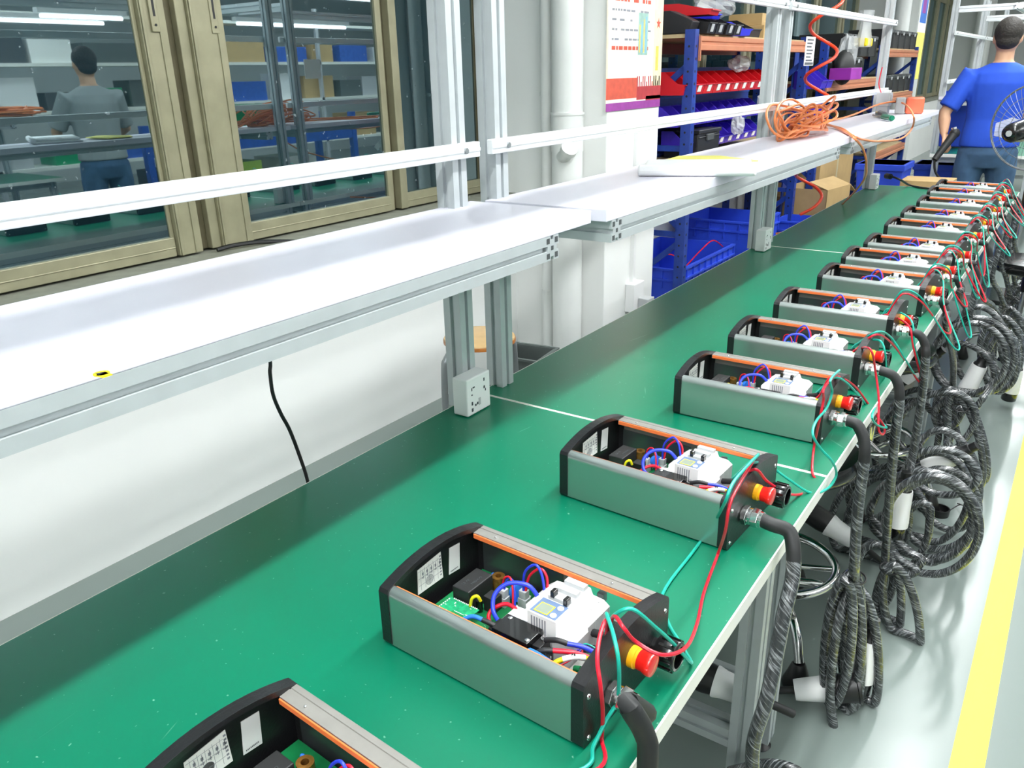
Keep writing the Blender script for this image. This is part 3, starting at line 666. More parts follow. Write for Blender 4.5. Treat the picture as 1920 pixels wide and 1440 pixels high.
# ------------------------------------------------ charging cables
def cable(i,path,loops,label,ties=(),plug=None,r=.0113,sp=.085):
    pts=[W(i,.188,-.046,.042),W(i,.205,-.047,.040)]+path
    for l in loops: pts+=l
    o=MB().tube(pts,r,n=10,m=0,sub=5,m2=1,split=sp).build('charging_cable',['cable_wrapped','black_matte'],smooth=True)
    tag(o,label,'cable','wrapped charging cables hanging off the bench edge')
    for t in ties:
        t=Vector(t); MB().tube([t+Vector((.024*math.cos(a),.02*math.sin(a),.006*math.sin(a))) for a in [k*math.pi/5 for k in range(10)]],.0022,n=6,closed=True).build('cable_tie','black',o,smooth=True)
    if plug:
        p,d=Vector(plug[0]),Vector(plug[1]).normalized(); sc=1.0
        pl=MB().lathe([(.0135,0),(.0135,.02),(.0165,.022),(.0175,.045),(.022,.05),(.024,.055)],p,d,n=20).build('plug_boot','black',o,smooth=True)
        MB().lathe([(.026,.055),(.028,.065),(.030,.12),(.033,.15),(.033,.165)],p,d,n=24).build('plug_body','plastic_white',o,smooth=True)
        MB().lathe([(.030,.165),(.030,.20),(.026,.204),(.0,.200)],p,d,n=24).build('plug_head','black_gloss',o,smooth=True)
    return o
cable(1,[(-0.275, 0.577, 0.861), (-0.262, 0.59, 0.819), (-0.258, 0.593, 0.772), (-0.262, 0.6, 0.5), (-0.27, 0.62, 0.3), (-0.28, 0.66, 0.12), (-0.27, 0.74, 0.03), (-0.2, 0.85, 0.02), (-0.15, 0.98, 0.02)],[],'smooth black cable leaving the second station from the camera',sp=.24)
cable(2,[(-.270,1.112,.783),(-.257,1.10,.760),(-.250,1.085,.72)]+[(-0.25, 1.059, 0.673), (-0.25, 1.04, 0.606), (-0.25, 1.015, 0.542), (-0.26, 1.004, 0.449), (-0.25, 1.02, 0.33), (-0.24, 1.1, 0.2), (-0.22, 1.2, 0.08)],[[(-0.361, 1.25, 0.095), (-0.335, 1.255, 0.137), (-0.291, 1.26, 0.169), (-0.248, 1.265, 0.177), (-0.221, 1.27, 0.157), (-0.22, 1.275, 0.114), (-0.246, 1.28, 0.062), (-0.291, 1.285, 0.017), (-0.34, 1.29, 0.015), (-0.373, 1.295, 0.015), (-0.376, 1.3, 0.041), (-0.348, 1.305, 0.085), (-0.303, 1.31, 0.118), (-0.258, 1.315, 0.126), (-0.23, 1.32, 0.106), (-0.228, 1.325, 0.062), (-0.255, 1.33, 0.015), (-0.302, 1.335, 0.015), (-0.353, 1.34, 0.015), (-0.387, 1.345, 0.015), (-0.39, 1.35, 0.015), (-0.361, 1.355, 0.033), (-0.314, 1.36, 0.067)]],'wrapped cable leaving the third station, coiled at the lower photo edge')
cable(3,[(-.269,1.565,.783),(-.256,1.56,.760),(-.25,1.555,.72)]+[(-0.25, 1.568, 0.599), (-0.245, 1.596, 0.457)],[[(-0.251, 1.66, 0.383), (-0.264, 1.66, 0.385), (-0.246, 1.663, 0.363), (-0.228, 1.667, 0.297), (-0.215, 1.67, 0.2), (-0.212, 1.673, 0.095), (-0.22, 1.677, 0.015), (-0.236, 1.68, 0.015), (-0.258, 1.683, 0.015), (-0.278, 1.687, 0.058), (-0.291, 1.69, 0.157), (-0.294, 1.693, 0.257), (-0.286, 1.697, 0.33), (-0.271, 1.7, 0.359)],[(-0.256, 1.72, 0.324), (-0.233, 1.722, 0.308), (-0.208, 1.725, 0.25), (-0.187, 1.727, 0.163), (-0.175, 1.73, 0.069), (-0.176, 1.732, 0.015), (-0.191, 1.735, 0.015), (-0.216, 1.737, 0.015), (-0.243, 1.74, 0.021), (-0.266, 1.742, 0.11), (-0.277, 1.745, 0.202), (-0.275, 1.748, 0.273), (-0.26, 1.75, 0.304)],[(-0.265, 1.63, 0.392), (-0.251, 1.632, 0.372), (-0.24, 1.633, 0.314), (-0.233, 1.635, 0.229), (-0.233, 1.637, 0.14), (-0.241, 1.638, 0.07), (-0.254, 1.64, 0.039), (-0.269, 1.642, 0.057), (-0.282, 1.643, 0.119), (-0.289, 1.645, 0.206), (-0.288, 1.647, 0.292), (-0.28, 1.648, 0.355), (-0.268, 1.65, 0.379)],[(-0.26, 1.69, 0.381), (-0.248, 1.69, 0.361), (-0.233, 1.69, 0.298), (-0.22, 1.69, 0.209), (-0.21, 1.69, 0.115), (-0.208, 1.69, 0.042), (-0.214, 1.69, 0.015), (-0.226, 1.69, 0.033), (-0.242, 1.69, 0.1), (-0.256, 1.69, 0.193), (-0.264, 1.69, 0.286), (-0.266, 1.69, 0.354), (-0.26, 1.69, 0.381), (-0.264, 1.62, 0.267), (-0.259, 1.62, 0.087), (-0.24, 1.62, -0.015), (-0.248, 1.6, -0.084)]],'wrapped cable of the fourth station, tied in a long narrow hank',ties=[(-0.254, 1.68, 0.374)],plug=[(-0.208, 1.75, 0.235),(-.05,-.1,-1)])
cable(4,[(-.269,1.90,.783),(-.256,1.90,.760),(-.25,1.90,.72)]+[(-0.25, 1.927, 0.61), (-0.25, 1.996, 0.434), (-0.248, 2.104, 0.185)],[[(-0.224, 2.02, 0.21), (-0.232, 2.02, 0.208), (-0.216, 2.023, 0.224), (-0.191, 2.027, 0.204), (-0.162, 2.03, 0.152), (-0.138, 2.033, 0.082), (-0.125, 2.037, 0.015), (-0.127, 2.04, 0.015), (-0.143, 2.043, 0.015), (-0.17, 2.047, 0.015), (-0.2, 2.05, 0.015), (-0.225, 2.053, 0.067), (-0.238, 2.057, 0.135), (-0.237, 2.06, 0.184)],[(-0.22, 2.07, 0.189), (-0.203, 2.073, 0.155), (-0.189, 2.077, 0.086), (-0.183, 2.08, 0.015), (-0.186, 2.083, 0.015), (-0.198, 2.087, 0.015), (-0.216, 2.09, 0.015), (-0.235, 2.093, 0.015), (-0.25, 2.097, 0.015), (-0.256, 2.1, 0.025), (-0.253, 2.103, 0.105), (-0.241, 2.107, 0.156), (-0.224, 2.11, 0.165)],[(-0.22, 2.1, 0.145), (-0.22, 2.104, 0.091), (-0.233, 2.108, 0.044), (-0.255, 2.113, 0.018), (-0.282, 2.117, 0.019), (-0.306, 2.121, 0.047), (-0.319, 2.125, 0.094), (-0.32, 2.129, 0.145), (-0.307, 2.133, 0.186), (-0.285, 2.138, 0.205), (-0.26, 2.142, 0.197), (-0.238, 2.146, 0.165), (-0.225, 2.15, 0.114)],[(-0.173, 2.16, 0.145), (-0.222, 2.164, 0.164), (-0.258, 2.167, 0.21), (-0.273, 2.171, 0.273), (-0.265, 2.174, 0.338), (-0.236, 2.178, 0.391), (-0.192, 2.181, 0.422), (-0.143, 2.185, 0.425), (-0.098, 2.189, 0.401), (-0.065, 2.192, 0.353), (-0.049, 2.196, 0.291), (-0.055, 2.199, 0.224), (-0.082, 2.203, 0.165), (-0.125, 2.206, 0.126), (-0.177, 2.21, 0.114)],[(-0.171, 2.22, 0.15), (-0.214, 2.224, 0.161), (-0.248, 2.227, 0.195), (-0.264, 2.231, 0.246), (-0.261, 2.234, 0.302), (-0.238, 2.238, 0.35), (-0.201, 2.241, 0.382), (-0.158, 2.245, 0.39), (-0.117, 2.249, 0.374), (-0.086, 2.252, 0.338), (-0.07, 2.256, 0.286), (-0.073, 2.259, 0.228), (-0.094, 2.263, 0.175), (-0.13, 2.266, 0.136), (-0.175, 2.27, 0.121)],[(-0.32, 2.3, 0.187), (-0.328, 2.304, 0.248), (-0.307, 2.307, 0.307), (-0.264, 2.311, 0.351), (-0.208, 2.314, 0.374), (-0.149, 2.318, 0.369), (-0.1, 2.321, 0.34), (-0.068, 2.325, 0.291), (-0.06, 2.329, 0.231), (-0.077, 2.332, 0.17), (-0.117, 2.336, 0.119), (-0.174, 2.339, 0.088), (-0.237, 2.343, 0.085), (-0.292, 2.346, 0.11), (-0.327, 2.35, 0.16)],[(-0.201, 2.36, 0.253), (-0.179, 2.364, 0.182), (-0.182, 2.367, 0.102), (-0.21, 2.371, 0.026), (-0.259, 2.374, 0.015), (-0.321, 2.378, 0.015), (-0.382, 2.381, 0.015), (-0.43, 2.385, 0.015), (-0.453, 2.389, 0.083), (-0.447, 2.392, 0.165), (-0.415, 2.396, 0.237), (-0.364, 2.399, 0.285), (-0.305, 2.403, 0.299), (-0.249, 2.406, 0.279), (-0.205, 2.41, 0.228)]],'wrapped cable of the fifth station, its loops reaching into the aisle',ties=[(-0.228, 2.05, 0.195)],plug=[(-0.249, 2.25, 0.39),(-.03,-.05,-1)])
cable(5,[(-.269,2.245,.783),(-.256,2.245,.760),(-.25,2.245,.72)]+[(-0.25, 2.31, 0.57), (-0.25, 2.33, 0.414), (-0.25, 2.313, 0.336)],[[(-0.263, 2.42, 0.275), (-0.263, 2.42, 0.312), (-0.264, 2.423, 0.348), (-0.24, 2.427, 0.38), (-0.199, 2.43, 0.399), (-0.153, 2.433, 0.4), (-0.113, 2.437, 0.381), (-0.09, 2.44, 0.349), (-0.089, 2.443, 0.311), (-0.111, 2.447, 0.276), (-0.152, 2.45, 0.252), (-0.2, 2.453, 0.247), (-0.243, 2.457, 0.262), (-0.268, 2.46, 0.293)],[(-0.267, 2.45, 0.226), (-0.247, 2.454, 0.165), (-0.241, 2.457, 0.088), (-0.253, 2.461, 0.015), (-0.281, 2.464, 0.015), (-0.319, 2.468, 0.015), (-0.36, 2.471, 0.015), (-0.396, 2.475, 0.015), (-0.419, 2.479, 0.015), (-0.424, 2.482, 0.072), (-0.41, 2.486, 0.149), (-0.382, 2.489, 0.208), (-0.344, 2.493, 0.239), (-0.306, 2.496, 0.236), (-0.273, 2.5, 0.201)],[(-0.221, 2.5, 0.287), (-0.177, 2.504, 0.307), (-0.133, 2.507, 0.299), (-0.096, 2.511, 0.267), (-0.074, 2.514, 0.216), (-0.069, 2.518, 0.155), (-0.085, 2.521, 0.093), (-0.119, 2.525, 0.044), (-0.164, 2.529, 0.017), (-0.211, 2.532, 0.018), (-0.252, 2.536, 0.048), (-0.276, 2.539, 0.099), (-0.279, 2.543, 0.162), (-0.261, 2.546, 0.22), (-0.226, 2.55, 0.264)],[(-0.282, 2.56, 0.267), (-0.244, 2.563, 0.313), (-0.199, 2.566, 0.33), (-0.155, 2.569, 0.315), (-0.122, 2.571, 0.273), (-0.104, 2.574, 0.209), (-0.106, 2.577, 0.136), (-0.127, 2.58, 0.066), (-0.165, 2.583, 0.015), (-0.212, 2.586, 0.015), (-0.259, 2.589, 0.015), (-0.296, 2.591, 0.041), (-0.314, 2.594, 0.107), (-0.311, 2.597, 0.181), (-0.286, 2.6, 0.248)],[(-0.27, 2.6, 0.23), (-0.244, 2.603, 0.201), (-0.236, 2.606, 0.158), (-0.248, 2.609, 0.109), (-0.28, 2.611, 0.063), (-0.324, 2.614, 0.028), (-0.373, 2.617, 0.015), (-0.417, 2.62, 0.018), (-0.446, 2.623, 0.045), (-0.454, 2.626, 0.088), (-0.439, 2.629, 0.136), (-0.406, 2.631, 0.18), (-0.361, 2.634, 0.21), (-0.314, 2.637, 0.221), (-0.274, 2.64, 0.211)],[(-0.276, 2.64, 0.251), (-0.268, 2.643, 0.316), (-0.242, 2.646, 0.36), (-0.204, 2.649, 0.372), (-0.161, 2.651, 0.352), (-0.121, 2.654, 0.304), (-0.092, 2.657, 0.236), (-0.079, 2.66, 0.16), (-0.085, 2.663, 0.091), (-0.109, 2.666, 0.042), (-0.148, 2.669, 0.022), (-0.194, 2.671, 0.038), (-0.237, 2.674, 0.086), (-0.268, 2.677, 0.156), (-0.28, 2.68, 0.232)]],'wrapped cable of the sixth station, with one bright loop on top',ties=[(-0.265, 2.44, 0.26)],plug=[(-0.111, 2.6, 0.364),(-.55,.0,-.5)])
cable(6,[(-.269,2.61,.783),(-.256,2.61,.760),(-.25,2.61,.72)]+[(-0.25, 3.082, 0.437), (-0.25, 3.317, 0.119)],[[(-0.207, 2.8, 0.269), (-0.199, 2.82, 0.233), (-0.257, 2.824, 0.197), (-0.315, 2.828, 0.193), (-0.356, 2.832, 0.223), (-0.368, 2.837, 0.278), (-0.348, 2.841, 0.342), (-0.303, 2.845, 0.396), (-0.246, 2.849, 0.425), (-0.191, 2.853, 0.423), (-0.154, 2.858, 0.391), (-0.142, 2.862, 0.336), (-0.159, 2.866, 0.271), (-0.203, 2.87, 0.212)],[(-0.227, 2.86, 0.41), (-0.204, 2.864, 0.413), (-0.17, 2.868, 0.373), (-0.133, 2.872, 0.302), (-0.103, 2.877, 0.216), (-0.088, 2.881, 0.138), (-0.093, 2.885, 0.088), (-0.117, 2.889, 0.08), (-0.153, 2.893, 0.117), (-0.191, 2.898, 0.188), (-0.222, 2.902, 0.273), (-0.236, 2.906, 0.348), (-0.231, 2.91, 0.392)],[(-0.267, 2.9, 0.326), (-0.244, 2.904, 0.258), (-0.246, 2.908, 0.172), (-0.272, 2.912, 0.089), (-0.318, 2.917, 0.031), (-0.371, 2.921, 0.015), (-0.416, 2.925, 0.046), (-0.44, 2.929, 0.115), (-0.437, 2.933, 0.203), (-0.408, 2.938, 0.282), (-0.363, 2.942, 0.332), (-0.313, 2.946, 0.341), (-0.271, 2.95, 0.306)],[(-0.193, 2.92, 0.354), (-0.194, 2.923, 0.311), (-0.209, 2.926, 0.28), (-0.233, 2.929, 0.273), (-0.256, 2.932, 0.293), (-0.27, 2.935, 0.332), (-0.269, 2.938, 0.373), (-0.254, 2.941, 0.401), (-0.231, 2.944, 0.405), (-0.208, 2.947, 0.383), (-0.195, 2.95, 0.343)],[(-0.217, 2.95, 0.388), (-0.198, 2.954, 0.39), (-0.166, 2.958, 0.352), (-0.13, 2.963, 0.284), (-0.099, 2.967, 0.203), (-0.082, 2.971, 0.13), (-0.082, 2.975, 0.084), (-0.101, 2.979, 0.078), (-0.134, 2.983, 0.114), (-0.172, 2.988, 0.18), (-0.204, 2.992, 0.26), (-0.221, 2.996, 0.329), (-0.22, 3.0, 0.37)],[(-0.282, 3.0, 0.358), (-0.239, 3.003, 0.314), (-0.215, 3.007, 0.246), (-0.218, 3.01, 0.171), (-0.247, 3.013, 0.107), (-0.295, 3.017, 0.072), (-0.351, 3.02, 0.077), (-0.398, 3.023, 0.12), (-0.423, 3.027, 0.189), (-0.419, 3.03, 0.265), (-0.388, 3.033, 0.324), (-0.339, 3.037, 0.353), (-0.286, 3.04, 0.343)]],'wrapped cable of the seventh station, looped round a white plug',ties=[(-0.191, 2.85, 0.38)],plug=[(-0.278, 2.95, 0.541),(-.5,.0,-.55)])
cable(7,[(-.269,2.92,.783),(-.256,2.92,.760),(-.25,2.93,.72)]+[(-0.25, 4.477, 0.143), (-0.25, 5.257, -0.484)],[[(-0.159, 3.1, 0.297), (-0.13, 3.15, 0.366), (-0.174, 3.154, 0.332), (-0.226, 3.157, 0.323), (-0.276, 3.161, 0.341), (-0.314, 3.164, 0.383), (-0.331, 3.168, 0.44), (-0.324, 3.171, 0.499), (-0.295, 3.175, 0.547), (-0.251, 3.179, 0.576), (-0.2, 3.182, 0.581), (-0.152, 3.186, 0.559), (-0.117, 3.189, 0.517), (-0.1, 3.193, 0.461), (-0.105, 3.196, 0.401), (-0.132, 3.2, 0.349)],[(-0.136, 3.2, 0.328), (-0.189, 3.204, 0.307), (-0.245, 3.207, 0.315), (-0.294, 3.211, 0.352), (-0.323, 3.214, 0.409), (-0.327, 3.218, 0.475), (-0.306, 3.221, 0.534), (-0.264, 3.225, 0.575), (-0.211, 3.229, 0.59), (-0.157, 3.232, 0.577), (-0.112, 3.236, 0.539), (-0.085, 3.239, 0.483), (-0.079, 3.243, 0.418), (-0.098, 3.246, 0.356), (-0.138, 3.25, 0.31)],[(-0.252, 3.25, 0.299), (-0.295, 3.254, 0.321), (-0.326, 3.257, 0.357), (-0.339, 3.261, 0.399), (-0.33, 3.264, 0.437), (-0.302, 3.268, 0.465), (-0.261, 3.271, 0.475), (-0.216, 3.275, 0.467), (-0.174, 3.279, 0.442), (-0.145, 3.282, 0.405), (-0.132, 3.286, 0.362), (-0.14, 3.289, 0.322), (-0.167, 3.293, 0.291), (-0.208, 3.296, 0.277), (-0.256, 3.3, 0.281)],[(-0.143, 3.3, 0.295), (-0.185, 3.304, 0.295), (-0.229, 3.307, 0.328), (-0.264, 3.311, 0.385), (-0.285, 3.314, 0.456), (-0.286, 3.318, 0.525), (-0.269, 3.321, 0.578), (-0.236, 3.325, 0.604), (-0.195, 3.329, 0.599), (-0.154, 3.332, 0.565), (-0.12, 3.336, 0.507), (-0.099, 3.339, 0.436), (-0.097, 3.343, 0.366), (-0.113, 3.346, 0.309), (-0.146, 3.35, 0.277)]],'wrapped cable of the eighth station, hanging in wide round coils',ties=[(-0.181, 3.15, 0.598)],plug=[(-0.171, 3.3, 0.447),(-.2,.0,-.8)])
FAR=[(8,1880,640,34,62),(9,1872,590,38,58),(10,1896,560,30,60),(11,1902,520,28,64),(12,1912,480,26,60),(13,1918,450,24,56)]
FL_=[[[(-0.18, 3.5, 0.502), (-0.147, 3.503, 0.495), (-0.111, 3.507, 0.457), (-0.083, 3.51, 0.396), (-0.07, 3.513, 0.328), (-0.076, 3.517, 0.272), (-0.098, 3.52, 0.241), (-0.133, 3.523, 0.245), (-0.17, 3.527, 0.282), (-0.198, 3.53, 0.343), (-0.212, 3.533, 0.41), (-0.205, 3.537, 0.464), (-0.182, 3.54, 0.492)], [(-0.155, 3.55, 0.475), (-0.124, 3.553, 0.462), (-0.096, 3.557, 0.419), (-0.077, 3.56, 0.356), (-0.074, 3.563, 0.289), (-0.086, 3.567, 0.237), (-0.112, 3.57, 0.212), (-0.144, 3.573, 0.223), (-0.174, 3.577, 0.266), (-0.193, 3.58, 0.329), (-0.196, 3.583, 0.394), (-0.183, 3.587, 0.444), (-0.157, 3.59, 0.465)], [(-0.131, 3.6, 0.444), (-0.103, 3.603, 0.426), (-0.082, 3.607, 0.379), (-0.073, 3.61, 0.316), (-0.079, 3.613, 0.252), (-0.098, 3.617, 0.205), (-0.125, 3.62, 0.187), (-0.154, 3.623, 0.204), (-0.176, 3.627, 0.25), (-0.185, 3.63, 0.313), (-0.179, 3.633, 0.375), (-0.16, 3.637, 0.419), (-0.133, 3.64, 0.433)]], [[(-0.179, 3.85, 0.444), (-0.146, 3.853, 0.436), (-0.112, 3.857, 0.396), (-0.083, 3.86, 0.333), (-0.07, 3.863, 0.265), (-0.074, 3.867, 0.208), (-0.095, 3.87, 0.178), (-0.129, 3.873, 0.182), (-0.165, 3.877, 0.221), (-0.194, 3.88, 0.284), (-0.208, 3.883, 0.352), (-0.203, 3.887, 0.406), (-0.181, 3.89, 0.433)], [(-0.153, 3.9, 0.416), (-0.123, 3.903, 0.402), (-0.096, 3.907, 0.357), (-0.077, 3.91, 0.293), (-0.073, 3.913, 0.226), (-0.084, 3.917, 0.173), (-0.109, 3.92, 0.149), (-0.139, 3.923, 0.16), (-0.168, 3.927, 0.204), (-0.187, 3.93, 0.268), (-0.191, 3.933, 0.334), (-0.179, 3.937, 0.384), (-0.154, 3.94, 0.405)], [(-0.127, 3.95, 0.383), (-0.101, 3.953, 0.364), (-0.081, 3.957, 0.317), (-0.073, 3.96, 0.254), (-0.078, 3.963, 0.19), (-0.095, 3.967, 0.142), (-0.121, 3.97, 0.125), (-0.148, 3.973, 0.141), (-0.169, 3.977, 0.188), (-0.178, 3.98, 0.252), (-0.172, 3.983, 0.314), (-0.154, 3.987, 0.358), (-0.129, 3.99, 0.372)]], [[(-0.181, 4.2, 0.4), (-0.15, 4.203, 0.391), (-0.116, 4.207, 0.35), (-0.088, 4.21, 0.288), (-0.073, 4.213, 0.219), (-0.076, 4.217, 0.162), (-0.096, 4.22, 0.133), (-0.128, 4.223, 0.139), (-0.163, 4.227, 0.179), (-0.191, 4.23, 0.242), (-0.206, 4.233, 0.31), (-0.203, 4.237, 0.364), (-0.183, 4.24, 0.39)], [(-0.154, 4.25, 0.371), (-0.126, 4.253, 0.357), (-0.099, 4.257, 0.312), (-0.082, 4.26, 0.248), (-0.077, 4.263, 0.181), (-0.087, 4.267, 0.128), (-0.109, 4.27, 0.105), (-0.138, 4.273, 0.117), (-0.165, 4.277, 0.161), (-0.183, 4.28, 0.225), (-0.188, 4.283, 0.291), (-0.177, 4.287, 0.341), (-0.155, 4.29, 0.361)], [(-0.127, 4.3, 0.337), (-0.103, 4.303, 0.318), (-0.085, 4.307, 0.272), (-0.077, 4.31, 0.209), (-0.081, 4.313, 0.145), (-0.097, 4.317, 0.099), (-0.121, 4.32, 0.081), (-0.145, 4.323, 0.098), (-0.165, 4.327, 0.145), (-0.173, 4.33, 0.207), (-0.168, 4.333, 0.269), (-0.152, 4.337, 0.313), (-0.128, 4.34, 0.327)]], [[(-0.182, 4.55, 0.364), (-0.154, 4.553, 0.354), (-0.122, 4.557, 0.313), (-0.094, 4.56, 0.25), (-0.079, 4.563, 0.182), (-0.08, 4.567, 0.127), (-0.098, 4.57, 0.099), (-0.127, 4.573, 0.106), (-0.16, 4.577, 0.147), (-0.188, 4.58, 0.209), (-0.203, 4.583, 0.276), (-0.202, 4.587, 0.329), (-0.184, 4.59, 0.354)], [(-0.154, 4.6, 0.333), (-0.129, 4.603, 0.319), (-0.105, 4.607, 0.274), (-0.088, 4.61, 0.211), (-0.082, 4.613, 0.145), (-0.09, 4.617, 0.094), (-0.11, 4.62, 0.071), (-0.136, 4.623, 0.084), (-0.161, 4.627, 0.128), (-0.179, 4.63, 0.191), (-0.184, 4.633, 0.256), (-0.175, 4.637, 0.304), (-0.156, 4.64, 0.324)], [(-0.128, 4.65, 0.298), (-0.106, 4.653, 0.28), (-0.09, 4.657, 0.234), (-0.083, 4.66, 0.172), (-0.086, 4.663, 0.11), (-0.1, 4.667, 0.065), (-0.121, 4.67, 0.048), (-0.143, 4.673, 0.065), (-0.16, 4.677, 0.11), (-0.167, 4.68, 0.172), (-0.163, 4.683, 0.232), (-0.149, 4.687, 0.275), (-0.129, 4.69, 0.288)]], [[(-0.184, 4.9, 0.346), (-0.156, 4.903, 0.336), (-0.125, 4.907, 0.295), (-0.098, 4.91, 0.234), (-0.083, 4.913, 0.167), (-0.084, 4.917, 0.113), (-0.101, 4.92, 0.086), (-0.13, 4.923, 0.094), (-0.162, 4.927, 0.134), (-0.189, 4.93, 0.195), (-0.204, 4.933, 0.261), (-0.203, 4.937, 0.313), (-0.186, 4.94, 0.337)], [(-0.156, 4.95, 0.314), (-0.131, 4.953, 0.3), (-0.108, 4.957, 0.256), (-0.091, 4.96, 0.194), (-0.086, 4.963, 0.13), (-0.093, 4.967, 0.081), (-0.112, 4.97, 0.06), (-0.137, 4.973, 0.072), (-0.161, 4.977, 0.115), (-0.178, 4.98, 0.177), (-0.184, 4.983, 0.24), (-0.176, 4.987, 0.287), (-0.157, 4.99, 0.305)], [(-0.128, 5.0, 0.278), (-0.108, 5.003, 0.26), (-0.093, 5.007, 0.216), (-0.086, 5.01, 0.156), (-0.089, 5.013, 0.097), (-0.102, 5.017, 0.053), (-0.122, 5.02, 0.037), (-0.142, 5.023, 0.053), (-0.158, 5.027, 0.097), (-0.166, 5.03, 0.156), (-0.162, 5.033, 0.214), (-0.149, 5.037, 0.256), (-0.129, 5.04, 0.269)]], [[(-0.182, 5.2, 0.329), (-0.156, 5.203, 0.319), (-0.125, 5.207, 0.28), (-0.1, 5.21, 0.22), (-0.085, 5.213, 0.157), (-0.086, 5.217, 0.105), (-0.102, 5.22, 0.08), (-0.129, 5.223, 0.087), (-0.16, 5.227, 0.126), (-0.186, 5.23, 0.185), (-0.201, 5.233, 0.248), (-0.2, 5.237, 0.297), (-0.184, 5.24, 0.32)], [(-0.153, 5.25, 0.296), (-0.131, 5.253, 0.282), (-0.108, 5.257, 0.24), (-0.093, 5.26, 0.181), (-0.087, 5.263, 0.121), (-0.094, 5.267, 0.074), (-0.112, 5.27, 0.054), (-0.135, 5.273, 0.066), (-0.158, 5.277, 0.107), (-0.174, 5.28, 0.166), (-0.179, 5.283, 0.225), (-0.172, 5.287, 0.27), (-0.155, 5.29, 0.287)], [(-0.126, 5.3, 0.259), (-0.108, 5.303, 0.242), (-0.093, 5.307, 0.2), (-0.087, 5.31, 0.144), (-0.09, 5.313, 0.088), (-0.102, 5.317, 0.046), (-0.12, 5.32, 0.032), (-0.139, 5.323, 0.047), (-0.154, 5.327, 0.088), (-0.16, 5.33, 0.144), (-0.157, 5.333, 0.199), (-0.145, 5.337, 0.238), (-0.127, 5.34, 0.25)]]]
for k in range(6):
    i=8+k; x,y,_=BOX[i]; top=FL_[k][0][0]
    cable(i,[(-.262,y-.05,.783),(-.246,y-.045,.760),(-.238,y-.04,.71),(-.24,y-.03,.58),((top[0]-.24)/2,(top[1]+y)/2,(top[2]+.58)/2)],FL_[k],'wrapped cable of the %s station, coiled off the bench edge'%ORD[i],ties=[top],plug=[tuple(Vector(FL_[k][2][5])+Vector((.02,0,.1))),(R.uniform(-.5,.3),0,-1)] if k in (1,3) else None)
# ------------------------------------------------ test leads
def lead(c,pts,label,r=.0024):
    o=MB().tube(pts,r,n=7,sub=6).build('test_lead','wire_'+c,smooth=True); tag(o,label,'wire','red and green test leads between the stations')
tm=lambda i,g:[W(i,.108,.022 if g else .006,.058 if g else .048),W(i,.122,.018 if g else .004,.078 if g else .066)]
lead('green',tm(1,1)+[(-0.348, 0.683, 0.868), (-0.327, 0.687, 0.884), (-0.31, 0.718, 0.845), (-0.3, 0.747, 0.808), (-0.289, 0.784, 0.757), (-0.317, 0.814, 0.755), (-0.349, 0.846, 0.755), (-0.381, 0.9, 0.755), (-0.387, 1.021, 0.755), (-0.388, 1.103, 0.76), (-0.328, 0.975, 0.88), (-0.326, 1.006, 0.904)]+[W(2,.15,.02,.118)]+tm(2,1)[::-1],'green lead from the second station, lying on the bench toward the third')
lead('red',tm(1,0)+[(-0.348, 0.683, 0.868), (-0.326, 0.666, 0.872), (-0.318, 0.681, 0.847), (-0.29, 0.69, 0.835), (-0.285, 0.749, 0.806), (-0.307, 0.843, 0.77), (-0.332, 0.931, 0.757), (-0.351, 1.032, 0.757), (-0.328, 0.989, 0.829), (-0.326, 0.999, 0.877)]+[W(2,.15,-.0,.116)]+tm(2,0)[::-1],'red lead looping from the second station in front of the third')
lead('green',tm(1,1)+[(-0.357, 0.683, 0.868), (-0.331, 0.651, 0.871), (-0.316, 0.636, 0.849), (-0.318, 0.64, 0.797), (-0.322, 0.622, 0.779), (-0.326, 0.6, 0.757), (-0.319, 0.57, 0.757)]+[(-.36,.50,.757),(-.33,.42,.757)],'green lead dropping down the right end of the second station')
lead('red',tm(1,0)+[(-0.353, 0.674, 0.866), (-0.342, 0.639, 0.869), (-0.33, 0.613, 0.862), (-0.32, 0.603, 0.839), (-0.322, 0.613, 0.794), (-0.326, 0.619, 0.752), (-0.306, 0.578, 0.757)]+[(-.35,.50,.757),(-.32,.42,.757)],'red lead dropping down the right end of the second station')
lead('green',tm(2,1)+[(-0.346, 1.141, 0.868), (-0.35, 1.249, 0.816), (-0.32, 1.281, 0.782), (-0.29, 1.316, 0.749), (-0.275, 1.377, 0.734), (-0.27, 1.41, 0.749), (-0.272, 1.367, 0.794), (-0.29, 1.346, 0.824), (-0.3, 1.323, 0.857), (-0.31, 1.379, 0.858), (-0.31, 1.45, 0.859), (-0.31, 1.477, 0.881), (-0.31, 1.451, 0.914)]+[W(3,.15,.02,.12)]+tm(3,1)[::-1],'green lead swinging over the bench edge from the third station to the fourth')
lead('red',tm(2,0)+[(-0.338, 1.134, 0.862), (-0.33, 1.187, 0.818), (-0.31, 1.251, 0.771), (-0.3, 1.321, 0.744), (-0.295, 1.379, 0.739), (-0.306, 1.381, 0.757), (-0.331, 1.482, 0.758), (-0.315, 1.426, 0.839), (-0.313, 1.43, 0.881), (-0.313, 1.422, 0.907)]+[W(3,.15,.0,.118)]+tm(3,0)[::-1],'red lead lying between the third and fourth stations')
lead('green',tm(3,1)+[(-0.333, 1.593, 0.868), (-0.32, 1.664, 0.833), (-0.3, 1.793, 0.744), (-0.275, 1.88, 0.673), (-0.262, 1.855, 0.674), (-0.265, 1.745, 0.722), (-0.27, 1.693, 0.762), (-0.29, 1.878, 0.729), (-0.3, 1.982, 0.752), (-0.3, 1.936, 0.82), (-0.32, 1.947, 0.849)]+tm(4,1)[::-1],'green lead hanging in a loop between the fourth and fifth stations')
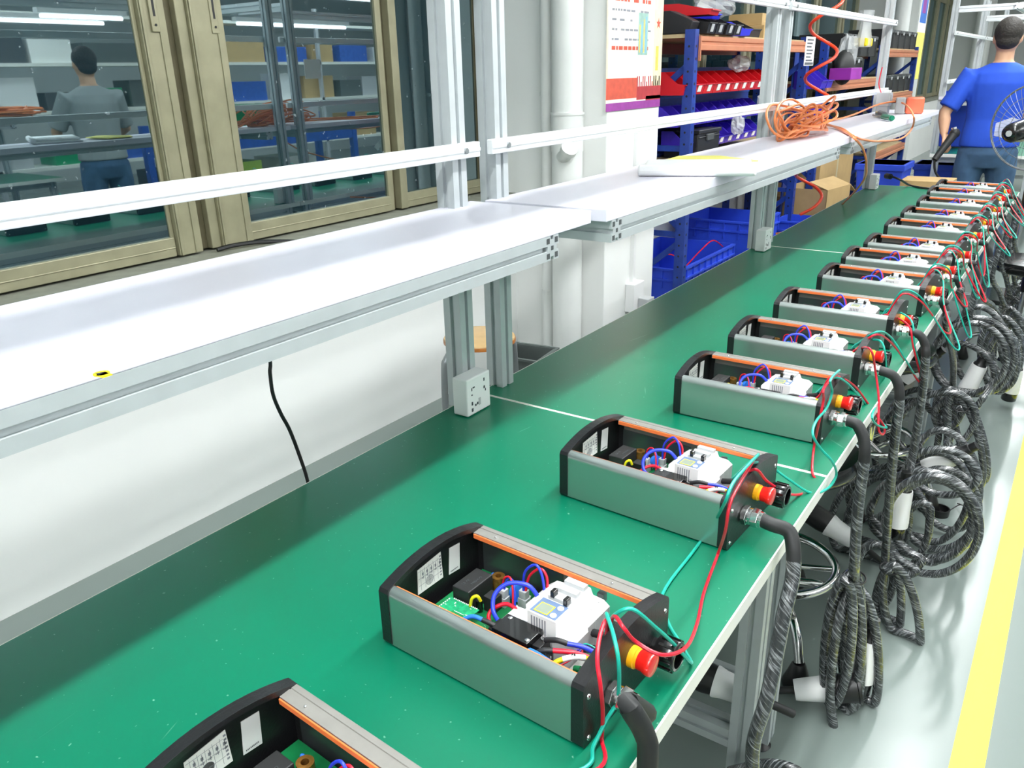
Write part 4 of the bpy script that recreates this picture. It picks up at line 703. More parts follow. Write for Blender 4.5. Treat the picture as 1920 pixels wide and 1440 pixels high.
lead('red',tm(3,0)+[(-0.341, 1.607, 0.864), (-0.32, 1.721, 0.812), (-0.29, 1.806, 0.731), (-0.268, 1.863, 0.672), (-0.26, 1.803, 0.678), (-0.265, 1.764, 0.708), (-0.28, 1.813, 0.753), (-0.3, 1.846, 0.802), (-0.31, 1.798, 0.872)]+tm(4,0)[::-1],'red lead hanging in a loop between the fourth and fifth stations')
lead('green',tm(4,1)+[(-0.326, 1.943, 0.87), (-0.31, 2.038, 0.833), (-0.28, 2.084, 0.773), (-0.262, 2.281, 0.648), (-0.255, 2.301, 0.632), (-0.258, 2.296, 0.667), (-0.28, 2.242, 0.755), (-0.3, 2.249, 0.823)]+tm(5,1)[::-1],'green lead dipping past the bench edge between fifth and sixth stations')
lead('red',tm(4,0)+[(-0.329, 1.935, 0.864), (-0.31, 2.032, 0.824), (-0.28, 2.144, 0.74), (-0.262, 2.254, 0.661), (-0.258, 2.297, 0.648), (-0.28, 2.212, 0.764), (-0.3, 2.217, 0.817)]+tm(5,0)[::-1],'red lead dipping past the bench edge between fifth and sixth stations')
for i in range(5,13):
    for c in ('green','red'):
        g=c=='green'; x,y,_=BOX[i]; x2,y2,_=BOX[i+1]; d=y2-y; dz=R.uniform(.02,.13); xo=-.24+R.uniform(-.01,.05)
        p=tm(i,g)+[W(i,.15,.01,.125+.01*g),W(i,.19,.03,.11+.01*g),(-.268,y+.3*d,.80),(xo,y+.45*d,.77-dz),(xo+.01,y+.6*d,.76-dz),(-.262,y+.75*d,.79),W(i+1,.185,-.02,.10),W(i+1,.155,.0,.122)]+tm(i+1,g)[::-1]
        lead(c,p,'%s lead arching from the %s station to the %s'%(c,ORD[i],ORD[i+1]),r=.0024)
# ------------------------------------------------ parts bins
def bin_mesh(w,d,h,lip=.45,t=.004):
    mb=MB(); hd=d/2; f=hd-.012
    prof=[(-hd,0),(f,0),(hd,h*lip),(f-.03,h*lip+.004),(-.1*d,h),(-hd,h)]
    for s in (-1,1): mb.prism([(x,z) for x,z in prof],'y',s*w/2-(t if s>0 else 0),s*w/2+(t if s<0 else 0))
    mb.box(-hd,f,-w/2+t,w/2-t,0,t).box(-hd,-hd+t,-w/2+t,w/2-t,t,h)
    mb.prism([(f-t,0),(f,0),(hd,h*lip),(hd-t,h*lip)],'y',-w/2+t,w/2-t)
    mb.box(hd-.004,hd+.006,-w/2,w/2,h*lip-.006,h*lip)
    return mb
def make_bin(name,w,d,h,m,card=True,cm='paper_white',lip=.45):
    r=empty(name,(0,0,0)); bin_mesh(w,d,h,lip).build('tray',m,r)
    if card: MB().prism([(d/2-.009,h*.1),(d/2-.006,h*.1),(d/2+.004,h*lip*.85),(d/2+.001,h*lip*.85)],'y',-w*.17,w*.17).build('card',cm,r)
    return r
def place(o,loc,label,cat,group=None,rz=0,first=[]):
    if o.name in first: o=copy_tree(o)
    else: first.append(o.name)
    o.location=loc; o.rotation_euler=(0,0,rz); tag(o,label,cat,group); return o
pl=empty('louvre_panel',(-2.0,4.95,1.2),0,'dark louvred panel holding rows of red and violet bins on the near rack','panel')
MB().box(-.012,0,-.72,.80,-.24,.26).build('panel','rack_blue',pl)
mb=MB()
for k in range(9): mb.box(0,.006,-.72,.80,-.2+.05*k,-.19+.05*k)
mb.build('slot','rack_blue_light',pl)
rb=make_bin('parts_bin',.132,.20,.115,'bin_red'); ordn=['first','second','third','fourth','fifth','sixth','seventh','eighth','ninth','tenth','eleventh']
for i in range(11):
    o=place(rb,(-1.875,4.20+i*.138,1.325),'red hanging parts bin, %s from the left in its row%s'%(ordn[i],', yellow card' if i==4 else ''),'parts bin','red bins in the top row of the near rack')
vb=make_bin('parts_bin',.132,.17,.10,'bin_blue')
for i in range(10): place(vb,(-1.885,4.20+i*.138,1.165),'violet parts bin under the red row, %s from the left'%ordn[i],'parts bin','violet bins in the upper violet row')
for i in range(9): place(vb,(-1.875,4.34+i*.138,1.035),'violet parts bin in the lower violet row, %s from the left'%ordn[i],'parts bin','violet bins in the lower violet row')
def blob(name,c,s,m,seed,label=None,cat=None,parent=None,sq=1):
    rr=random.Random(seed); mb=MB(); mb.ball((0,0,0),1,1,1,n=16,k=11)
    out=[]
    for v in mb.v:
        k=1+.22*math.sin(v[0]*5+seed)*math.cos(v[1]*6+seed*2)+rr.uniform(-.12,.12); out.append((v[0]*s[0]*k,v[1]*s[1]*k,v[2]*s[2]*k))
    mb.v=out; o=mb.build(name,m,parent); o.location=c
    if label: tag(o,label,cat)
    return o
blob('plastic_bag',(-1.86,5.15,1.475),(.05,.13,.045),'film',3,'crumpled clear plastic bag above the red bins','plastic bag')
blob('plastic_bag',(-1.80,5.50,1.25),(.04,.06,.05),'film',5,'clear plastic bag at the far end of the upper violet bins','plastic bag')
blob('plastic_bag',(-1.74,4.86,1.135),(.04,.06,.05),'film',8,'small clear plastic bag bulging over the lower violet bins','plastic bag')
# toolbox on the shelf
tb=empty('toolbox',(-1.86,4.47,.99),0,'black plastic toolbox with lid ribs beside the near blue upright','toolbox')
MB().box(-.1,.1,-.16,.16,0,.13).build('body','crate_black',tb,bevel=.006)
MB().box(-.105,.108,-.165,.165,.13,.15).box(.1,.106,-.15,.15,.108,.114).build('lid','crate_black',tb,bevel=.004)
MB().box(.1,.112,-.05,.05,.09,.125).build('latch','dark_grey',tb,bevel=.003)
# top of near rack
bb=empty('storage_bin',(-1.87,4.30,1.622),0,'large black stacking bin at the left end of the rack top','storage bin')
MB().prism([(-.2,0),(.09,0),(.11,.055),(.08,.07),(-.02,.11),(-.2,.11)],'y',-.14,-.05).build('tray','crate_black',bb,bevel=.004)
kb=make_bin('storage_bin',.105,.24,.085,'crate_black',True,'plastic_grey',.62)
for i in range(4): place(kb,(-1.84,4.33+i*.118+(.03 if i>1 else 0),1.622),'small black bin with grey card on the rack top, %s from the left'%ordn[i],'storage bin','black bins with grey fronts on the rack top')
q=make_bin('storage_bin',.16,.30,.06,'bin_red',False); place(q,(-1.90,4.42,1.715),'red bin lying across the small black bins on the rack top','storage bin',rz=.1)
q=make_bin('storage_bin',.12,.2,.075,'bin_royal',False); place(q,(-1.82,4.88,1.622),'bright blue bin beside the black bins on the rack top','storage bin',rz=.5)
q=make_bin('storage_bin',.11,.18,.06,'bin_royal',False); place(q,(-1.95,4.74,1.712),'small bright blue bin on top of the black bins','storage bin')
q=make_bin('storage_bin',.3,.26,.105,'crate_black',False); place(q,(-1.92,5.14,1.622),'wide black bin behind the blue bin on the rack top','storage bin')
def carton(loc,sx,sy,sz,label,m='carton',rz=0,tape=True,openl=False,g=None):
    r=empty('carton',loc,rz,label,'carton',g)
    if openl:
        t=.005
        MB().box(-sx/2,sx/2,-sy/2,-sy/2+t,0,sz).box(-sx/2,sx/2,sy/2-t,sy/2,0,sz).box(-sx/2,-sx/2+t,-sy/2,sy/2,0,sz).box(sx/2-t,sx/2,-sy/2,sy/2,0,sz).box(-sx/2,sx/2,-sy/2,sy/2,0,t).build('box_body',m,r)
        T=Matrix.Translation((sx/2,0,sz))@Matrix.Rotation(.35,4,'Y'); MB().box(-sx*.42,0,-sy/2,sy/2,-.002,.002,T=T).build('flap',m,r)
        T=Matrix.Translation((0,sy/2,sz))@Matrix.Rotation(-.5,4,'X'); MB().box(-sx/2,sx/2,-.0,sy*.3,-.002,.002,T=T).build('flap',m,r)
    else: MB().box(-sx/2,sx/2,-sy/2,sy/2,0,sz).build('box_body',m,r,bevel=.003)
    if tape and not openl: MB().box(-sx/2-.0006,sx/2+.0006,-.025,.025,sz*.75,sz+.0006).build('tape','tape_clear',r)
    return r
carton((-1.93,5.60,1.622),.26,.46,.075,'flat brown carton on the rack top right of the wide black bin')
carton((-1.95,5.62,1.70),.22,.36,.07,'taped brown carton stacked on the flat carton')
blob('plastic_sack',(-1.98,5.0,1.80),(.09,.22,.07),'film',11,'clear plastic wrap heaped behind the blue bins on the rack top','plastic bag')
# crates
def crate(loc,sx,sy,sz,label,rz=0,m='crate_blue',ribs=True,g='blue crates under the racks'):
    r=empty('crate',loc,rz,label,'crate',g); t=.006
    mb=MB().box(-sx/2,sx/2,-sy/2,-sy/2+t,0,sz).box(-sx/2,sx/2,sy/2-t,sy/2,0,sz).box(-sx/2,-sx/2+t,-sy/2,sy/2,0,sz).box(sx/2-t,sx/2,-sy/2,sy/2,0,sz).box(-sx/2,sx/2,-sy/2,sy/2,0,t)
    mb.build('shell',m,r)
    mb=MB()
    for z in (sz-.014,sz-.075): 
        if z>0:
            mb.box(-sx/2-.012,sx/2+.012,-sy/2-.012,-sy/2,z,z+.012).box(-sx/2-.012,sx/2+.012,sy/2,sy/2+.012,z,z+.012).box(sx/2,sx/2+.012,-sy/2,sy/2,z,z+.012).box(-sx/2-.012,-sx/2,-sy/2,sy/2,z,z+.012)
    n=int(sy/.09)
    for k in range(n+1):
        y=-sy/2+sy*k/n; mb.box(sx/2,sx/2+.01,y-.003,y+.003,sz-.12,sz-.005)
    n=int(sx/.09)
    for k in range(n+1):
        x=-sx/2+sx*k/n; mb.box(x-.003,x+.003,-sy/2-.01,-sy/2,sz-.12,sz-.005)
    mb.build('rim',m,r); return r
crate((-2.06,4.68,0),.52,.86,.38,'blue plastic crate behind the near rack upright, red wire inside')
crate((-2.06,4.68,.0),.001,.001,.001,'x') if False else None
o=MB().tube([(-2.1,4.45,.3),(-2.0,4.5,.40),(-1.95,4.6,.36),(-1.98,4.75,.30)],.004,n=6).tube([(-1.95,4.65,.28),(-1.9,4.8,.38),(-1.88,4.95,.42),(-1.86,5.08,.36)],.004,n=6).build('loose_wire','wire_red',smooth=True); tag(o,'red wire looping up out of the blue crate','wire')
crate((-1.99,5.55,.02),.52,.50,.47,'taller blue crate right of the near rack upright')
crate((-1.62,6.02,0),.3,.3,.42,'small blue crate behind the middle bench socket')
# cartons under the second rack
carton((-1.66,6.45,.20),.36,.42,.40,'open brown carton behind the second bench posts',openl=True,rz=-.15)
carton((-2.02,7.5,.0),.5,1.1,.72,'big brown carton wrapped in film under the second rack')
carton((-1.9,7.0,.0),.4,.36,.45,'brown carton between the open carton and the big carton','carton_dark')
carton((-.83,6.0,.0),.30,.26,.74,'plain brown carton standing beyond the bench end, below the person',tape=False)
# black bins on racks two and three
db=empty('drawer_bin',(0,0,0)); mb=MB().box(-.2,.15,-.145,.145,0,.17); mb.build('body','crate_black',db,bevel=.004)
MB().box(.15,.158,-.14,-.134,.0,.165).box(.15,.158,.134,.14,.0,.165).box(.15,.162,-.14,.14,.14,.165).build('front_rim','dark_grey',db); MB().box(.162,.164,-.03,.03,.125,.152).build('card','plastic_grey',db)
n=0
for (y0,k,z,nm) in ((6.85,4,1.345,'upper shelf of the second rack'),(7.35,4,1.52,'second layer on the second rack'),(8.93,5,1.595,'top shelf of the far rack'),(8.93,5,1.18,'middle shelf of the far rack')):
    for i in range(k):
        place(db,(-1.92,y0+i*.305,z),'black drawer bin, %s from the left, %s'%(ordn[i],nm),'drawer bin','black drawer bins on the %s'%nm)
for i,(y,z) in enumerate(((6.30,1.30),(6.46,1.30),(6.32,1.10),(6.48,1.10))):
    b=make_bin('parts_bin',.14,.2,.12,'bin_blue',False); b.name='parts_bin_x'; place(b,(-1.74,y,z),'violet bin between the two racks, %s'%('upper left','upper right','lower left','lower right')[i],'parts bin')
lp=empty('louvre_panel',(-1.845,6.4,1.2),0,'narrow louvred panel between the two blue racks','panel'); MB().box(-.01,0,-.18,.2,-1.2,.35).build('panel','rack_blue',lp); MB().box(0,.006,-.18,.2,.1,.11).box(0,.006,-.18,.2,-.1,-.09).build('slot','rack_blue_light',lp)
pb=empty('purple_box',(-1.66,6.98,1.347),0,'purple box with a dark domed top under a clear bag','box')
MB().box(-.08,.08,-.2,.14,0,.085).build('box_body','purple',pb,bevel=.004)
MB().ball((-.02,-.03,.09),.07,.16,.13).build('dome','black_matte',pb,smooth=True)
blob('bag',(-.02,.06,.20),(.07,.16,.12),'film',14,parent=pb)
hb=empty('hanging_bag',(-1.60,7.15,1.60),0,'clear bag with yellow foot hanging before the black bins','plastic bag')
MB().loft([[(r_*.4*math.cos(a),r_*math.sin(a),z) for a in [k*math.pi/6 for k in range(12)]] for r_,z in ((.125,-.02),(.13,.03),(.10,.10),(.09,.16),(.12,.22),(.125,.24))]).build('bag','film',hb,smooth=True)
MB().box(-.045,.045,-.105,.105,-.015,.045).build('contents','sticker_yellow',hb,bevel=.01)
# sign on the post
sg=empty('hanging_sign',[-1.02, 3.624, 1.508],0,'white hanging card with grey printing on the bench post','sign')
MB().box(-.001,.001,-.055,.075,-.055,.055).build('card','paper_white',sg)
mb=MB()
for k in range(7): mb.box(.001,.0014,-.04+.0*k,.05-(k%3)*.012,.04-k*.013,.046-k*.013)
mb.box(.001,.0014,-.05,.07,-.052,-.042); mb.build('card_print','ink',sg)
# ------------------------------------------------ things on the shelves
f=MB(); pts=[]
f.box(-.145,.15,-.10,.11,0,.010).box(-.135,.145,-.10,.10,.010,.022)
f.cyl((-.145,-.10,.014),(.145,-.10,.014),.014,n=14)
o=f.build('foam_sheet','foam',bevel=.006); o.location=(-.85,2.08,1.196); o.rotation_euler=(0,0,.38); tag(o,'folded white foam sheet lying on the middle shelf','foam sheet')
o=MB().prism([(-.12,-.08),(.06,-.1),(.13,.0),(-.02,.09),(-.13,.04)],'z',0,.004).build('paper_pad','paper_yellow'); o.location=(-.90,2.34,1.2); tag(o,'pale yellow paper partly under the foam sheet','paper')
o=MB().cyl((0,0,0),(0,0,.001),.0075,n=14).box(.0,.012,-.006,.004,0,.001).build('sticker','sticker_yellow'); o.location=(-.727,.359,1.1952); tag(o,'small yellow sticker on the near end of the nearest shelf','sticker')
mb=MB().prism([(-.0035,-.004),(.0035,-.004),(0,.004)],'z',.001,.0013); mb.build('printed_triangle','black',o)
# orange cord heap and its long loops
rr=random.Random(5); pts=[]
C=Vector((-1.0,3.32,1.27))
for k in range(15):
    ph=rr.uniform(-.35,.35); rx=rr.uniform(.03,.075); ry=rr.uniform(.12,.27); rz_=rr.uniform(.01,.05); cy=3.34+rr.uniform(-.08,.08); cz=1.205+rz_+rr.uniform(0,.02)
    for j in range(9):
        a=2*math.pi*j/9
        x=-.93+rx*math.cos(a)+ph*.1; y=cy+ry*math.sin(a); z=max(1.203,cz+rz_*math.sin(a+ph*4)*1.0+.02*math.sin(2*a+k))
        if x<-1.02 : x=-1.018+.3*(x+1.02)*0
        pts.append((x,y,z))
pts+=[(-1.135, 4.0, 1.217), (-1.05, 4.239, 1.205), (-1.037, 4.6, 1.211), (-0.974, 4.9, 1.251), (-0.886, 5.0, 1.255), (-0.74, 4.519, 1.217), (-0.755, 4.637, 1.147), (-0.75, 4.361, 1.116), (-0.75, 3.876, 1.14), (-0.752, 3.571, 1.169), (-0.752, 3.38, 1.197), (-0.885, 3.72, 1.203), (-1.055, 3.98, 1.203), (-1.183, 3.998, 1.21), (-1.067, 4.019, 1.21), (-0.896, 3.718, 1.203), (-0.74, 3.329, 1.195), (-0.735, 3.493, 1.139), (-0.74, 3.614, 1.065), (-0.8, 3.86, 0.959)]
pts+=[(-1.15,4.9,.66),(-1.16,4.3,.66),(-1.12,3.75,.73)]
o=MB().tube(pts,.0046,n=7,sub=5).build('extension_cord','hose_orange',smooth=True); tag(o,'orange cord heaped on the shelf with one long loop hanging off it','cord')
# red spiral air hose behind the bench
hp=[]
zs=[(1.95+.0,5)] 
import math as _m
for k in range(0,60):
    t=k/59; z=3.05-2.36*t; a=2*math.pi*t*9.5
    hp.append((-1.24+.07*math.sin(a),4.62+.12*math.cos(a)+.05*t,z))
o=MB().tube(hp,.0085,n=8,sub=4).build('spiral_air_hose','hose_spiral',smooth=True); tag(o,'bright red orange spiral air hose hanging behind the third bench','air hose')
sd=empty('screwdriver',(-.85,4.42,1.197),-1.1,'long green-handled screwdriver on the far shelf','screwdriver')
MB().cyl((-.02,0,.014),(.12,0,.014),.013,n=12).cyl((.12,0,.014),(.13,0,.014),.010,n=12).build('handle','worktop_green',sd,smooth=True)
MB().cyl((-.2,0,.013),(-.02,0,.014),.004,n=8).build('blade','steel_grey',sd)
tg=empty('soldering_tool',(-.90,4.62,1.197),-1.25,'greenish hand tool with a yellow tip on the far shelf','tool')
MB().cyl((-.1,0,.016),(.08,0,.016),.015,n=12).box(-.12,-.09,-.02,.02,.004,.02).build('handle','bin_grey',tg,smooth=True); MB().cyl((-.24,0,.012),(-.1,0,.014),.006,.009,n=8).build('tip','wire_yellow',tg)
ob=empty('orange_box',(-.86,5.04,1.196),.2,'small orange and white box at the end of the far shelf','box')
MB().box(-.01,.08,-.05,.05,0,.085).build('front','box_orange',ob,bevel=.01)
MB().box(-.06,-.012,-.05,.05,0,.083).build('rear','plastic_grey',ob,bevel=.006)
dv=empty('control_box',(-.98,5.02,1.196),0,'grey control box with rough top standing by the far bench post','control box')
MB().box(-.035,.035,-.035,.035,.04,.11).box(.035,.04,-.02,.02,.06,.10).box(-.03,.03,-.03,.03,.0,.04).build('housing','plastic_grey',dv,bevel=.004); MB().box(.0,.03,-.02,.02,.11,.122).build('knob','plastic_white',dv)
MB().tube([(-.02,.0,.11),(-.04,.01,.16),(-.035,.02,.24)],.003,n=6).build('cord','wire_red',dv,smooth=True)
o=MB().tube([(-0.949, 5.25, 0.835), (-0.92, 5.22, 0.837), (-0.862, 5.2, 0.82), (-0.864, 5.505, 0.757), (-0.8, 5.426, 0.757), (-0.726, 5.382, 0.757)],.006,n=8).build('extension_lead','black_matte',smooth=True); tag(o,'black cord plugged into the far socket box and lying on the bench','cord')
MB().cyl([-0.955, 5.25, 0.835],[-0.926, 5.22, 0.836],.016,n=12).build('plug','black',o)
o=MB().tube([(-1.10,.80,1.15)]+[(-1.13, 0.854, 0.999), (-1.13, 0.852, 0.961), (-1.13, 0.852, 0.92), (-1.13, 0.863, 0.879), (-1.13, 0.877, 0.842), (-1.13, 0.891, 0.786), (-1.13, 0.904, 0.717)]+[(-1.14,.92,.6),(-1.15,.95,.1)],.0035,n=7).build('hanging_wire','black'); tag(o,'thin black wire hanging from the nearest shelf behind the bench','wire')
o=MB().tube([(-2.45,1.70,.90),(-2.44,1.76,.905),(-2.42,1.86,.902),(-2.39,1.98,.885),(-2.36,2.0,.878)],.008,n=7).build('sill_cable','black',smooth=True); tag(o,'short black cable arching over the window sill by the mullion','cable')
# ------------------------------------------------ stool and bin behind the bench
st=empty('stool',(-1.89,2.46,0),0,'round wooden-seated stool between the bench and the wall','stool')
MB().lathe([(.0,.438),(.13,.438),(.143,.443),(.147,.452),(.143,.462),(.13,.466),(.0,.466)],n=40).build('seat','wood_seat',st,smooth=True)
MB().lathe([(.13,.4375),(.1475,.443),(.1478,.452),(.1455,.458),(.1455,.450),(.12,.437)],n=40).build('seat_edge','wood_edge',st,smooth=True)
for k in range(4):
    a=math.pi/4+k*math.pi/2+.5; c,s_=math.cos(a),math.sin(a)
    MB().tube([(c*.04,s_*.04,.43),(c*.13,s_*.13,.428),(c*.168,s_*.168,.40),(c*.18,s_*.18,.34),(c*.19,s_*.19,.0)],.0135,n=10,sub=5).build('leg','steel_grey',st,smooth=True)
MB().tube([(.155*math.cos(k*math.pi/8),.155*math.sin(k*math.pi/8),.17) for k in range(16)],.007,n=8,closed=True).build('foot_ring','steel_grey',st,smooth=True)
wb=empty('waste_bin',(-1.93,2.86,0),.12,'grey plastic bin at the foot of the pillar behind the bench','bin')
mb=MB(); 
for s in (-1,1): mb.prism([(-.075,0),(.075,0),(.1,.27),(-.1,.27)],'x',s*.095-.002,s*.095+.002)
mb.prism([(-.095,0),(.095,0),(.11,.27),(-.11,.27)],'y',-.092,-.088).prism([(-.095,0),(.095,0),(.11,.27),(-.11,.27)],'y',.088,.092).box(-.095,.095,-.09,.09,0,.004); mb.build('body','bin_grey',wb)
MB().box(-.115,.115,-.108,-.094,.262,.274).box(-.115,.115,.094,.108,.262,.274).box(-.115,-.1,-.1,.1,.262,.274).box(.1,.115,-.1,.1,.262,.274).build('rim','bin_grey',wb,bevel=.002)
# ------------------------------------------------ swivel stools under the bench
def swivel(loc,rz,label,seat=True):
    r=empty('swivel_stool',loc,rz,label,'swivel stool')
    b=MB().cyl((0,0,.14),(0,0,.42),.022,n=16).build('column','chrome',r,smooth=True)
    MB().cyl((0,0,.40),(0,0,.5),.03,n=16).build('sleeve','black',r,smooth=True)
    for k in range(5):
        a=2*math.pi*k/5; c,s_=math.cos(a),math.sin(a)
        l=MB().tube([(c*.02,s_*.02,.15),(c*.12,s_*.12,.155),(c*.20,s_*.20,.13),(c*.235,s_*.235,.07)],.0125,n=10,sub=5).build('base_arm','chrome',r,smooth=True)
        MB().lathe([(.034,0),(.036,.01),(.026,.04),(.018,.065),(.014,.07)],(c*.237,s_*.237,0),n=18).build('foot','black',l,smooth=True)
    MB().tube([(.155*math.cos(k*math.pi/9),.155*math.sin(k*math.pi/9),.21) for k in range(18)],.0115,n=10,closed=True).build('foot_ring','chrome',r,smooth=True)
    mb=MB()
    for k in range(3): a=2*math.pi*k/3; mb.cyl((.02*math.cos(a),.02*math.sin(a),.2),(.155*math.cos(a),.155*math.sin(a),.21),.008,n=8)
    mb.build('ring_spoke','chrome',r,smooth=True)
    s=MB().lathe([(.0,.50),(.15,.50),(.175,.515),(.18,.535),(.17,.555),(.12,.565),(.0,.56)],n=36).build('seat','black_gloss',r,smooth=True)
    return r
s1=swivel((-.49,1.90,0),.3,'chrome swivel stool with black seat pushed under the nearest bench')
s2=copy_tree(s1); s2.location=(-.46,2.85,0); s2.rotation_euler=(0,0,1.1); s2['label']='chrome swivel stool farther along, under the middle bench'
s3=copy_tree(s1); s3.location=(-.12,4.55,0); s3.rotation_euler=(0,0,.4); s3['label']='swivel stool standing in the aisle behind the cable coils'
def plug(loc,d,label):
    r=empty('charging_plug',loc,0,label,'plug'); d=Vector(d).normalized(); o=(0,0,0)
    MB().lathe([(.0,-.0),(.024,.0),(.026,.01),(.030,.06),(.034,.075),(.034,.08)],o,d,n=20).build('plug_body','plastic_white',r,smooth=True)
    MB().lathe([(.031,.08),(.034,.10),(.034,.14),(.037,.142),(.037,.148),(.028,.15),(.027,.13),(.0,.13)],o,d,n=20).build('plug_head','black',r,smooth=True)
    MB().tube([(0,0,0),tuple(-d*.04),tuple(-d*.08+Vector((.0,.02,-.02)))],.009,n=8).build('plug_cable','black_matte',r,smooth=True)
    return r
plug((-.35,2.20,.16),(-.75,.05,.28),'white plug with black head poking left from the fourth cable hank')
plug((-.365,1.36,.225),(-.9,-.1,.1),'white plug with black head resting on the bench crossbar')
plug((-.34,1.63,.05),(.5,.2,.12),'black-headed plug lying on the floor by the near bench legs')
for loc,a,l in (((-.19,2.80,0),.3,'round black dust cap lying open on the floor'),((-.26,2.87,0),1.2,'second black dust cap beside the open one on the floor')):
    r=empty('dust_cap',loc,a,l,'dust cap'); MB().lathe([(.024,.0),(.030,.0),(.032,.026),(.028,.026),(.027,.003)],n=22,closed=True).cyl((0,0,0),(0,0,.003),.028,n=22).build('cap','black',r,smooth=True)
    MB().tube([(.03,0,.02),(.06,.02,.035),(.08,.05,.02),(.07,.08,.01)],.002,n=6).build('strap','black',r)
# ------------------------------------------------ blue containers beyond the benches
def tote(loc,sx,sy,sz,label,rz=0):
    r=empty('blue_tote',loc,rz,label,'container'); MB().loft([[(-sx/2*k,-sy/2*k,z),(sx/2*k,-sy/2*k,z),(sx/2*k,sy/2*k,z),(-sx/2*k,sy/2*k,z)] for k,z in ((.85,0),(1,sz))]).build('body','crate_blue',r,bevel=.01)
    MB().box(-sx/2-.01,sx/2+.01,-sy/2-.01,sy/2+.01,sz-.05,sz).build('lid','crate_blue',r,bevel=.006); return r
tote((-1.36,7.35,.30),.36,.4,.40,'blue lidded tote beyond the far end of the third bench')
MB_=MB().box(-.25,.25,-.25,.25,0,.3).build('low_plinth','dark_grey'); MB_.location=(-1.36,7.35,0); tag(MB_,'dark box under the blue lidded tote','box')
tote((-.96,8.3,.76),.34,.2,.46,'tall blue container standing on the far bench behind the person')
tote((-.70,8.35,.76),.15,.2,.42,'narrow blue container on the far bench next to the person\'s elbow')
tote((-1.07,8.45,.0),.42,.4,.6,'blue container on the floor under the far bench')
